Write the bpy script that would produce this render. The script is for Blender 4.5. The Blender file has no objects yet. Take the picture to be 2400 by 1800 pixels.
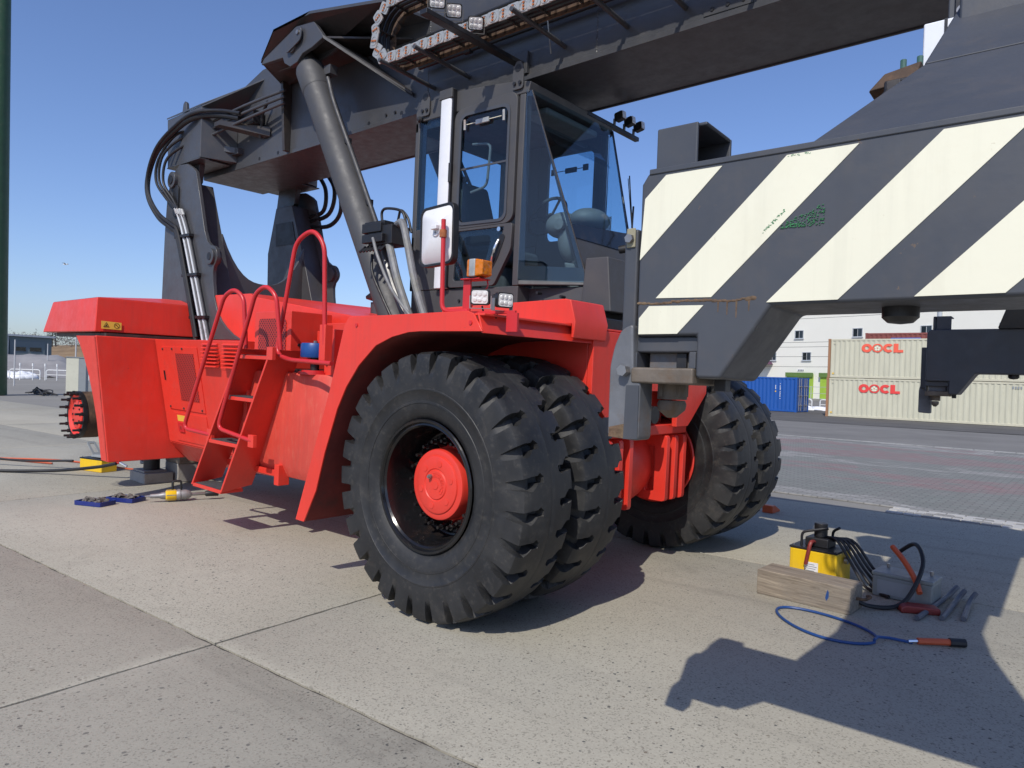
import bpy, bmesh, math, random
from mathutils import Vector, Matrix
random.seed(7)
R = math.radians
scene = bpy.context.scene
C = scene.collection
PI = math.pi

# ---------------------------------------------------------------- camera
TH, PITCH, ROLL = 0.7058896, 0.01144, 0.031
CAM = Vector((3.584, -5.425, 1.7045))
f0 = Vector((-math.sin(TH), math.cos(TH), 0)); r0 = Vector((math.cos(TH), math.sin(TH), 0)); up = Vector((0, 0, 1))
fw = f0*math.cos(PITCH) - up*math.sin(PITCH); u1 = up*math.cos(PITCH) + f0*math.sin(PITCH)
rt = r0*math.cos(ROLL) + u1*math.sin(ROLL); uu = u1*math.cos(ROLL) - r0*math.sin(ROLL)
cd = bpy.data.cameras.new('camera'); cam = bpy.data.objects.new('camera', cd); C.objects.link(cam)
cam.matrix_world = Matrix(((rt.x, uu.x, -fw.x, CAM.x), (rt.y, uu.y, -fw.y, CAM.y), (rt.z, uu.z, -fw.z, CAM.z), (0, 0, 0, 1)))
cd.sensor_fit = 'HORIZONTAL'; cd.sensor_width = 36.0; cd.lens = 36.0*1664/2400; cd.clip_start = 0.05; cd.clip_end = 3000
scene.camera = cam

# ---------------------------------------------------------------- sky and sun
SUN = Vector((0.33, -0.93, 1.0)).normalized()          # towards the sun
elev = math.asin(SUN.z); azim = math.atan2(SUN.x, SUN.y)
w = bpy.data.worlds.new('World'); scene.world = w; w.use_nodes = True
nt = w.node_tree; bg = nt.nodes['Background']; sk = nt.nodes.new('ShaderNodeTexSky')
sk.sky_type = 'NISHITA'; sk.sun_disc = False; sk.sun_elevation = elev; sk.sun_rotation = azim
sk.air_density = 1.0; sk.dust_density = 0.9; sk.ozone_density = 1.6; sk.altitude = 0
tint = nt.nodes.new('ShaderNodeMix'); tint.data_type = 'RGBA'; tint.blend_type = 'MULTIPLY'; tint.inputs[0].default_value = 1.0; tint.inputs[7].default_value = (.966, 1.07, 1.386, 1)
nt.links.new(sk.outputs[0], tint.inputs[6]); nt.links.new(tint.outputs[2], bg.inputs[0]); bg.inputs[1].default_value = 0.11
sl = bpy.data.lights.new('sun', 'SUN'); so = bpy.data.objects.new('sun', sl); C.objects.link(so)
sl.energy = 3.9; sl.angle = R(0.53); sl.color = (1.0, 0.945, 0.85)
so.rotation_euler = (-SUN).to_track_quat('-Z', 'Y').to_euler()
scene.view_settings.view_transform = 'Standard'; scene.view_settings.look = 'None'
scene.view_settings.exposure = 0.0; scene.view_settings.gamma = 1.0
scene.view_settings.use_curve_mapping = False

# ---------------------------------------------------------------- materials
M = {}
def nodes(name):
    m = bpy.data.materials.new(name); m.use_nodes = True
    t = m.node_tree; b = t.nodes['Principled BSDF']; M[name] = m
    return m, t, b
def tx(t, kind, **kw):
    n = t.nodes.new(kind)
    for k, v in kw.items():
        if k in n.inputs: n.inputs[k].default_value = v
        else: setattr(n, k, v)
    return n
def mixc(t, fac, a, b, blend='MIX'):
    n = t.nodes.new('ShaderNodeMix'); n.data_type = 'RGBA'; n.blend_type = blend
    for idx, val in ((0, fac), (6, a), (7, b)):
        if hasattr(val, 'links') or hasattr(val, 'is_linked'): t.links.new(val, n.inputs[idx])
        elif isinstance(val, (int, float)): n.inputs[idx].default_value = val
        else: n.inputs[idx].default_value = (*val, 1)
    return n.outputs[2]
def ramp(t, src, stops):
    n = t.nodes.new('ShaderNodeValToRGB'); t.links.new(src, n.inputs[0])
    e = n.color_ramp.elements
    while len(e) < len(stops): e.new(0.5)
    for el, (p, c) in zip(e, stops):
        el.position = p; el.color = (c, c, c, 1) if isinstance(c, (int, float)) else (*c, 1)
    return n.outputs[0]
def noise(t, vec, scale, detail=4, rough=.55, dist=0):
    n = tx(t, 'ShaderNodeTexNoise', Scale=scale, Detail=detail, Roughness=rough, Distortion=dist)
    t.links.new(vec, n.inputs['Vector']); return n.outputs[0]
def coords(t, kind='Object', scale=None):
    n = t.nodes.new('ShaderNodeTexCoord'); o = n.outputs[kind]
    if scale:
        m = t.nodes.new('ShaderNodeMapping'); m.inputs['Scale'].default_value = scale
        t.links.new(o, m.inputs[0]); o = m.outputs[0]
    return o
def bump(t, b, src, strength, dist=0.01):
    n = t.nodes.new('ShaderNodeBump'); n.inputs['Strength'].default_value = strength; n.inputs['Distance'].default_value = dist
    t.links.new(src, n.inputs['Height']); t.links.new(n.outputs[0], b.inputs['Normal'])
def paint(name, col, rough=.4, var=.12, dirt=(.16, .13, .1), dirt_amt=.25, metal=0, bumpy=.03, scale=1.6, coat=0, streak=False, spec=.5, wear=0.0, chip=(.10, .07, .055)):
    """painted or coated metal: slow colour drift, patchy dirt, roughness variation, faint relief"""
    m, t, b = nodes(name); v = coords(t)
    n1 = noise(t, v, scale, 5, .6)
    c = mixc(t, ramp(t, n1, [(.3, 0.0), (.7, 1.0)]), tuple(x*(1-var) for x in col), tuple(min(1, x*(1+var)) for x in col))
    n2 = noise(t, coords(t, 'Object', (5, 5, 1.2)) if streak else v, 4.5, 8, .7)
    msk = ramp(t, n2, [(.52, 0.0), (.75, dirt_amt)])
    c = mixc(t, msk, c, dirt)
    if wear:      # rain streaks, dust film and small chips
        sv = coords(t, 'Object', (11, 11, .55)); ns = noise(t, sv, 1.3, 6, .65)
        c = mixc(t, ramp(t, ns, [(.50, 0.0), (.74, .45*wear)]), c, tuple(x*.55+.02 for x in col))
        nd = noise(t, v, .9, 6, .62, .3)
        c = mixc(t, ramp(t, nd, [(.48, 0.0), (.72, .30*wear)]), c, tuple(x*.72+.075 for x in col))
        nc = noise(t, v, 27, 5, .72)
        c = mixc(t, ramp(t, nc, [(.690, 0.0), (.705, .8*wear)]), c, chip)
    t.links.new(c, b.inputs['Base Color'])
    n3 = noise(t, v, 9, 6, .7)
    t.links.new(ramp(t, n3, [(.3, max(.05, rough-.1)), (.7, min(1, rough+.14))]), b.inputs['Roughness'])
    b.inputs['Metallic'].default_value = metal
    b.inputs['Specular IOR Level'].default_value = spec
    if coat: b.inputs['Coat Weight'].default_value = coat; b.inputs['Coat Roughness'].default_value = .15
    if bumpy: bump(t, b, noise(t, v, 45, 3), bumpy, .01)
    return m
paint('red', (.69, .040, .024), .40, .07, (.48, .075, .05), .28, coat=.08, wear=.6)
paint('red_faded', (.60, .060, .040), .55, .12, (.66, .19, .12), .6, streak=True, wear=.8)
paint('red_rail', (.52, .022, .026), .35, .1, (.3, .04, .03), .3)
paint('dark_grey', (.052, .053, .058), .40, .12, (.10, .085, .07), .2, coat=.10, wear=.7)
paint('cylinder_grey', (.050, .050, .053), .55, .1, (.10, .09, .08), .25, wear=.6)
paint('dark_brown', (.035, .030, .028), .45, .15)
paint('spreader_grey', (.054, .059, .070), .45, .1, (.13, .10, .08), .2, wear=.8, chip=(.15, .10, .06))
paint('cab_grey', (.058, .057, .059), .52, .1, (.11, .10, .09), .2, wear=.5)
paint('black', (.012, .012, .014), .45, .2, (.05, .045, .04), .3)
paint('black_gloss', (.008, .008, .009), .18, .2, (.10, .05, .03), .22)
paint('hose', (.010, .010, .012), .5, .2, (.05, .05, .05), .3)
paint('hose_grey', (.16, .165, .17), .55, .25, (.25, .24, .12), .5, scale=12)
paint('cream', (.74, .72, .57), .5, .03, (.5, .44, .3), .14, wear=.45, chip=(.40, .33, .2))
paint('steel', (.32, .31, .30), .35, .2, (.18, .10, .06), .5, metal=.8)
paint('worn_steel', (.135, .14, .15), .5, .35, (.15, .09, .05), .85, metal=.25, scale=4, bumpy=.1)
paint('rusty', (.075, .045, .028), .8, .4, (.22, .13, .07), .7, scale=9, bumpy=.25)
paint('rusty_steel', (.15, .125, .10), .6, .3, (.14, .075, .035), .9, metal=.4, scale=8, bumpy=.15)
paint('galvanised', (.36, .37, .37), .5, .25, (.30, .13, .05), .85, metal=.35, scale=10)
paint('orange_rust', (.35, .11, .035), .75, .4, (.12, .05, .03), .6, scale=10)
paint('chrome', (.75, .75, .76), .12, .05, (.4, .4, .4), .1, metal=1.0, bumpy=0)
paint('flaked_pipe', (.46, .49, .53), .45, .1, (.025, .026, .03), 1.0, scale=2)
paint('white_plastic', (.72, .72, .73), .35, .05, (.45, .43, .4), .3)
paint('white_paint', (.72, .74, .78), .4, .05, (.4, .38, .36), .25)
paint('yellow', (.76, .48, .008), .42, .06, (.35, .25, .08), .35, wear=.8)
paint('sticker_yellow', (.72, .45, .06), .5, .05, (.5, .4, .2), .2)
paint('blue_cap', (.008, .06, .24), .35, .1, (.05, .1, .2), .2)
paint('blue_tray', (.010, .022, .16), .35, .1, (.06, .06, .12), .3)
paint('blue_hose', (.012, .055, .20), .4, .1, (.04, .07, .14), .3)
paint('orange_hose', (.50, .09, .03), .5, .1, (.2, .08, .05), .4)
paint('concrete_block', (.30, .285, .26), .85, .15, (.16, .14, .12), .5, bumpy=.3)
paint('grip', (.045, .046, .05), .95, .3, (.12, .11, .1), .5, scale=30, bumpy=.6)
paint('stone_bits', (.11, .10, .09), .85, .4, (.04, .035, .03), .7, scale=30, bumpy=.5)
paint('seat_grey', (.05, .055, .06), .8, .2)
paint('console', (.17, .17, .165), .55, .1)
paint('silver_paint', (.30, .30, .30), .45, .3, (.12, .1, .09), .6, metal=.5, scale=8)
paint('green_clamp', (.05, .13, .11), .6, .2)
paint('dark_red', (.20, .025, .02), .5, .2, (.08, .03, .02), .6)
paint('shaded_red', (.15, .020, .016), .8, .3, (.05, .035, .03), .8, scale=3)  # body red darkened to paint in the shade under deck and arches
paint('tan_metal', (.27, .25, .17), .6, .2)
paint('battery_case', (.20, .22, .215), .45, .12, (.14, .13, .11), .5, wear=.8)

def rubber():
    m, t, b = nodes('rubber'); v = coords(t)
    n1 = noise(t, v, 3.2, 6, .62); n2 = noise(t, v, 26, 5, .7)
    c = mixc(t, ramp(t, n1, [(.42, 0.0), (.72, .8)]), (.013, .0135, .015), (.034, .0335, .033))
    c = mixc(t, ramp(t, n2, [(.56, 0.0), (.78, .55)]), c, (.085, .078, .068))
    n4 = noise(t, v, 7, 8, .75, .5)
    c = mixc(t, ramp(t, n4, [(.56, 0.0), (.72, .5)]), c, (.075, .066, .055))
    t.links.new(c, b.inputs['Base Color'])
    t.links.new(ramp(t, n1, [(.3, .42), (.7, .72)]), b.inputs['Roughness'])
    bump(t, b, n2, .12, .01)
rubber()

def glass(name, tint, rough=.0, refl=1.0):
    m = bpy.data.materials.new(name); m.use_nodes = True; t = m.node_tree; M[name] = m
    t.nodes.clear(); o = t.nodes.new('ShaderNodeOutputMaterial')
    tr = t.nodes.new('ShaderNodeBsdfTransparent'); tr.inputs[0].default_value = (*tint, 1)
    gl = t.nodes.new('ShaderNodeBsdfGlossy'); gl.inputs['Roughness'].default_value = rough; gl.inputs[0].default_value = (.9, .95, 1, 1)
    fr = t.nodes.new('ShaderNodeFresnel'); fr.inputs[0].default_value = 1.5
    ge = t.nodes.new('ShaderNodeNewGeometry'); iv = t.nodes.new('ShaderNodeMath'); iv.operation = 'SUBTRACT'; iv.inputs[0].default_value = 1.0; t.links.new(ge.outputs['Backfacing'], iv.inputs[1])
    fm = t.nodes.new('ShaderNodeMath'); fm.operation = 'MULTIPLY'; t.links.new(fr.outputs[0], fm.inputs[0]); t.links.new(iv.outputs[0], fm.inputs[1])      # the outer face mirrors, the inner face only transmits
    mx = t.nodes.new('ShaderNodeMixShader'); t.links.new(fm.outputs[0], mx.inputs[0])
    t.links.new(tr.outputs[0], mx.inputs[1]); t.links.new(gl.outputs[0], mx.inputs[2]); t.links.new(mx.outputs[0], o.inputs[0])
glass('cab_glass', (.78, .88, .93))
glass('window_glass', (.22, .26, .3))
def lens(name, col, tr=.5, rough=.15):
    m, t, b = nodes(name); b.inputs['Base Color'].default_value = (*col, 1)
    b.inputs['Transmission Weight'].default_value = tr; b.inputs['Roughness'].default_value = rough
    v = tx(t, 'ShaderNodeTexVoronoi', Scale=28.0); t.links.new(coords(t), v.inputs['Vector'])
    bump(t, b, v.outputs[0], .5, .01)
lens('lamp_lens', (.78, .76, .74), .15, .25); lens('amber_lens', (.85, .24, .01), .35, .12)

def mesh_grille():
    """perforated red sheet: dark diamond holes between thin red strands"""
    m, t, b = nodes('red_mesh'); v = coords(t)
    mp = t.nodes.new('ShaderNodeMapping'); mp.inputs['Rotation'].default_value = (0, R(45), 0); t.links.new(v, mp.inputs[0])
    ws = []
    for d in ('X', 'Z'):
        n = tx(t, 'ShaderNodeTexWave', wave_type='BANDS', bands_direction=d, Scale=10.0); t.links.new(mp.outputs[0], n.inputs['Vector']); ws.append(n.outputs[1])
    mn = t.nodes.new('ShaderNodeMath'); mn.operation = 'MINIMUM'; t.links.new(ws[0], mn.inputs[0]); t.links.new(ws[1], mn.inputs[1])
    h = ramp(t, mn.outputs[0], [(.30, 0.0), (.42, 1.0)])
    t.links.new(mixc(t, h, (.42, .03, .024), (.03, .006, .006)), b.inputs['Base Color'])
    b.inputs['Roughness'].default_value = .5; bump(t, b, h, -.6, .01)
mesh_grille()

def concrete():
    m, t, b = nodes('concrete'); v = coords(t)
    big = noise(t, v, .55, 5, .6); mid = noise(t, v, 6, 6, .65); fine = noise(t, v, 70, 4, .7)
    c = mixc(t, ramp(t, big, [(.3, 0.0), (.72, 1.0)]), (.290, .272, .232), (.360, .342, .298))
    c = mixc(t, ramp(t, mid, [(.35, .0), (.75, .55)]), c, (.245, .232, .205))
    c = mixc(t, ramp(t, fine, [(.3, .0), (.72, .62)]), c, (.44, .425, .38))
    peb = tx(t, 'ShaderNodeTexVoronoi', Scale=34.0, Randomness=1.0); 
    wob = t.nodes.new('ShaderNodeVectorMath'); wob.operation = 'ADD'
    nz = tx(t, 'ShaderNodeTexNoise', Scale=20.0, Detail=2.0); t.links.new(v, nz.inputs['Vector'])
    sc = t.nodes.new('ShaderNodeVectorMath'); sc.operation = 'SCALE'; sc.inputs[3].default_value = .03; t.links.new(nz.outputs[1], sc.inputs[0])
    t.links.new(v, wob.inputs[0]); t.links.new(sc.outputs[0], wob.inputs[1]); t.links.new(wob.outputs[0], peb.inputs['Vector'])
    sep = t.nodes.new('ShaderNodeSeparateColor'); t.links.new(peb.outputs['Color'], sep.inputs[0])
    # how big each pebble shows: random per stone, denser where the surface is worn
    size = t.nodes.new('ShaderNodeMath'); size.operation = 'MULTIPLY_ADD'
    t.links.new(sep.outputs[0], size.inputs[0]); size.inputs[1].default_value = .60; size.inputs[2].default_value = -.28
    wear = t.nodes.new('ShaderNodeMath'); wear.operation = 'MULTIPLY_ADD'; t.links.new(big, wear.inputs[0]); wear.inputs[1].default_value = .55; t.links.new(size.outputs[0], wear.inputs[2])
    w2 = t.nodes.new('ShaderNodeMath'); w2.operation = 'SUBTRACT'; t.links.new(wear.outputs[0], w2.inputs[0]); w2.inputs[1].default_value = .27
    lt = t.nodes.new('ShaderNodeMath'); lt.operation = 'SUBTRACT'; t.links.new(w2.outputs[0], lt.inputs[0]); t.links.new(peb.outputs['Distance'], lt.inputs[1])
    msk = ramp(t, lt.outputs[0], [(.0, 0.0), (.035, 1.0)])
    pc = t.nodes.new('ShaderNodeValToRGB'); t.links.new(sep.outputs[1], pc.inputs[0]); e = pc.color_ramp.elements
    for p, col in ((.3, (.06, .063, .07)), (.5, (.12, .095, .075)), (.68, (.20, .175, .15)), (.85, (.32, .30, .27))):
        q = e.new(p); q.color = (*col, 1)
    e[0].color = (.05, .052, .058, 1); e[-1].color = (.45, .42, .37, 1)
    mk2 = t.nodes.new('ShaderNodeMath'); mk2.operation = 'MULTIPLY'; t.links.new(msk, mk2.inputs[0]); mk2.inputs[1].default_value = .88
    c = mixc(t, mk2.outputs[0], c, pc.outputs[0])
    v2 = tx(t, 'ShaderNodeTexVoronoi', Scale=120.0); t.links.new(v, v2.inputs['Vector'])
    s2 = t.nodes.new('ShaderNodeSeparateColor'); t.links.new(v2.outputs['Color'], s2.inputs[0])
    c = mixc(t, ramp(t, s2.outputs[0], [(.84, 0.0), (.9, .5)]), c, (.13, .12, .105))
    # rust and oil stains
    st = noise(t, v, 1.7, 7, .72, .4)
    c = mixc(t, ramp(t, st, [(.66, 0.0), (.80, .55)]), c, (.17, .11, .075))
    ol = noise(t, v, .9, 8, .7, .6)
    c = mixc(t, ramp(t, ol, [(.60, 0.0), (.74, .42)]), c, (.135, .125, .11))
    pt = noise(t, coords(t, 'Object', (.5, 1.4, 1)), .42, 4, .5)
    c = mixc(t, ramp(t, pt, [(.50, 0.0), (.64, .30)]), c, (.42, .40, .355))
    tm_ = noise(t, coords(t, 'Object', (.10, 2.2, 1)), 1.1, 5, .6)
    c = mixc(t, ramp(t, tm_, [(.57, 0.0), (.70, .28)]), c, (.17, .16, .145))
    c = mixc(t, 1.0, c, (1.0, .985, .92), 'MULTIPLY')
    t.links.new(c, b.inputs['Base Color']); b.inputs['Roughness'].default_value = .9
    b.inputs['Specular IOR Level'].default_value = .25
    bump(t, b, mixc(t, .5, mid, fine), .35, .008)
concrete()
def simple_ground(name, a, bcol, scale, rough=.92, speck=60):
    m, t, b = nodes(name); v = coords(t)
    n1 = noise(t, v, scale, 7, .65); n2 = noise(t, v, speck, 3, .7)
    c = mixc(t, ramp(t, n1, [(.3, 0.0), (.7, 1.0)]), a, bcol)
    c = mixc(t, ramp(t, n2, [(.5, 0.0), (.8, .5)]), c, tuple(x*.55 for x in a))
    t.links.new(c, b.inputs['Base Color']); b.inputs['Roughness'].default_value = rough; b.inputs['Specular IOR Level'].default_value = .2
    bump(t, b, n2, .3, .01)
simple_ground('asphalt', (.150, .146, .140), (.205, .200, .190), .35)
simple_ground('asphalt_dark', (.085, .082, .080), (.125, .122, .118), .5)
simple_ground('yard', (.20, .192, .175), (.26, .25, .23), .12)
simple_ground('joint_filler', (.05, .047, .043), (.085, .078, .07), 9)
simple_ground('dry_grass', (.20, .135, .075), (.31, .22, .13), .25, speck=3)
simple_ground('snow', (.68, .70, .74), (.82, .83, .85), .8, .7, 8)
simple_ground('tarp', (.21, .20, .20), (.33, .32, .31), .25, .7, 2)
simple_ground('far_wood', (.10, .085, .075), (.16, .13, .115), .12, speck=1.2)
simple_ground('conifer', (.010, .017, .012), (.022, .034, .020), 1.2, speck=8)
simple_ground('wood_block', (.20, .165, .125), (.31, .265, .205), 4, speck=30)
def timber():
    m, t, b = nodes('timber'); v = coords(t, 'Object', (1.2, 14, 14)); n1 = noise(t, v, 2.2, 8, .7, 1.2); n2 = noise(t, coords(t), 3, 5, .6)
    c = mixc(t, ramp(t, n1, [(.32, 0.0), (.68, 1.0)]), (.115, .09, .068), (.34, .285, .215))
    c = mixc(t, ramp(t, n2, [(.45, 0.0), (.75, .5)]), c, (.20, .185, .165)); t.links.new(c, b.inputs['Base Color']); b.inputs['Roughness'].default_value = .9
    bump(t, b, n1, .5, .006)
timber()
simple_ground('line_paint', (.40, .40, .385), (.24, .235, .225), 1.2, speck=14)

def pavers():
    """interlocking blocks with worn pink, green and white road paint in bands"""
    m, t, b = nodes('pavers'); v = coords(t)
    br = tx(t, 'ShaderNodeTexBrick', Scale=1.0); br.inputs['Mortar Size'].default_value = .012; br.inputs['Brick Width'].default_value = .22; br.inputs['Row Height'].default_value = .11
    t.links.new(v, br.inputs['Vector']); br.inputs['Color1'].default_value = (1.0, 1.0, 1.0, 1); br.inputs['Color2'].default_value = (.84, .84, .84, 1); br.inputs['Mortar'].default_value = (.62, .62, .62, 1)
    sx = t.nodes.new('ShaderNodeSeparateXYZ'); t.links.new(v, sx.inputs[0])
    ad = t.nodes.new('ShaderNodeMath'); ad.operation = 'MULTIPLY_ADD'
    wn = noise(t, coords(t, 'Object', (.35, 1, 1)), .9, 3, .6)
    t.links.new(wn, ad.inputs[0]); ad.inputs[1].default_value = 5.5; t.links.new(sx.outputs[1], ad.inputs[2])
    nm = t.nodes.new('ShaderNodeMath'); nm.operation = 'MULTIPLY_ADD'; t.links.new(ad.outputs[0], nm.inputs[0]); nm.inputs[1].default_value = 1/15.0; nm.inputs[2].default_value = -8.3/15
    n = t.nodes.new('ShaderNodeValToRGB'); t.links.new(nm.outputs[0], n.inputs[0]); n.color_ramp.interpolation = 'CONSTANT'
    G, P, W, Y = (.195, .215, .20), (.28, .165, .17), (.38, .375, .36), (.36, .25, .10)
    st = [(0, W), (.07, G), (.24, P), (.34, G), (.40, W), (.44, G), (.50, P), (.66, G), (.72, P), (.80, W), (.84, G), (.90, P), (.95, G)]
    e = n.color_ramp.elements
    while len(e) < len(st): e.new(.5)
    for el, (p, c) in zip(e, st): el.position = p; el.color = (*c, 1)
    worn = noise(t, coords(t, 'Object', (.8, 4, 1)), 2.2, 7, .7)
    c = mixc(t, ramp(t, worn, [(.36, 0.0), (.58, .97)]), n.outputs[0], (.225, .222, .212))
    c = mixc(t, 1.0, c, br.outputs[0], 'MULTIPLY')
    t.links.new(c, b.inputs['Base Color']); b.inputs['Roughness'].default_value = .85; b.inputs['Specular IOR Level'].default_value = .2
    bump(t, b, br.outputs[0], .5, .01)
pavers()
paint('paver_white', (.42, .415, .40), .85, .15, (.2, .19, .18), .6, scale=6, bumpy=.2)
paint('paver_grey', (.24, .235, .225), .85, .2, (.12, .11, .1), .6, scale=6, bumpy=.2)

def cladding(name, col, sc=7.0, dark=.9):
    m, t, b = nodes(name); v = coords(t)
    n = tx(t, 'ShaderNodeTexWave', wave_type='BANDS', bands_direction='X', wave_profile='SAW', Scale=sc); t.links.new(v, n.inputs['Vector'])
    c = mixc(t, ramp(t, noise(t, v, .2, 4), [(.3, 0.0), (.7, 1.0)]), tuple(x*.95 for x in col), col)
    c = mixc(t, ramp(t, n.outputs[1], [(.0, .12), (.12, 0.0)]), c, tuple(x*.6 for x in col))
    t.links.new(c, b.inputs['Base Color']); b.inputs['Roughness'].default_value = .6
    bump(t, b, n.outputs[1], .25, .05)
cladding('cream_cladding', (.80, .785, .70)); cladding('blue_grey_cladding', (.13, .17, .19), 5.0)
def container_paint(name, col, rust):
    m, t, b = nodes(name); v = coords(t)
    n1 = noise(t, coords(t, 'Object', (2.5, 2.5, .5)), 1.2, 6, .65); n2 = noise(t, v, 3.5, 9, .75)
    c = mixc(t, ramp(t, n1, [(.3, 0.0), (.7, 1.0)]), tuple(x*.86 for x in col), col)
    c = mixc(t, ramp(t, n2, [(.63, 0.0), (.72, rust)]), c, (.24, .10, .04))
    t.links.new(c, b.inputs['Base Color']); b.inputs['Roughness'].default_value = .55
container_paint('container_beige', (.55, .535, .41), .55); container_paint('container_beige_rail', (.55, .525, .40), .8)
container_paint('container_blue', (.008, .085, .36), .12); container_paint('container_brown', (.21, .055, .045), .3)
container_paint('container_rust', (.33, .17, .085), .9)
paint('logo_red', (.72, .05, .045), .55, .05); paint('logo_orange', (.80, .11, .06), .55, .05)
paint('window_frame', (.42, .45, .48), .5, .05); paint('green_door', (.30, .46, .045), .6, .08)
paint('green_shade', (.10, .18, .04), .6, .08); paint('purple_awning', (.105, .045, .085), .6, .08)
paint('mast_green', (.022, .065, .028), .5, .15); paint('pole_grey', (.42, .43, .44), .5, .1)
paint('rail_white', (.72, .73, .72), .5, .08); paint('cabinet_cream', (.56, .55, .44), .6, .05); paint('cabinet_grey', (.24, .26, .27), .6, .05); paint('bar_steel', (.085, .09, .105), .5, .2, (.14, .12, .1), .5)
paint('sign_blue', (.02, .12, .45), .5, .05); paint('wire', (.03, .03, .03), .6, .05); paint('feather', (.7, .7, .7), .7, .1)
paint('green_scrape', (.05, .22, .09), .8, .4); paint('rust_weld', (.12, .075, .045), .85, .45, (.25, .19, .11), .7, scale=25, bumpy=.5)
paint('tint_band', (.012, .016, .024), .1, .1, bumpy=0)

# ---------------------------------------------------------------- mesh helpers
def catmull(p, k=6):
    p = [Vector(q) for q in p]; out = []
    for i in range(len(p)-1):
        a = p[i-1] if i else p[0]*2 - p[1]; b = p[i]; c = p[i+1]; d = p[i+2] if i+2 < len(p) else p[-1]*2 - p[-2]
        for j in range(k):
            t = j/k
            out.append(0.5*((2*b) + (c-a)*t + (2*a-5*b+4*c-d)*t*t + (3*b-a-3*c+d)*t**3))
    out.append(p[-1]); return out
def rounded(pts, rad, k=4):
    """polyline with its inner corners rounded"""
    P = [Vector(p) for p in pts]; out = [P[0]]
    for a, b, c in zip(P, P[1:], P[2:]):
        u = (a-b); v = (c-b); r = min(rad, u.length*.45, v.length*.45)
        p0 = b + u.normalized()*r; p1 = b + v.normalized()*r
        for j in range(k+1):
            t = j/k; out.append((1-t)**2*p0 + 2*t*(1-t)*b + t*t*p1)
    out.append(P[-1]); return out
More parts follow.
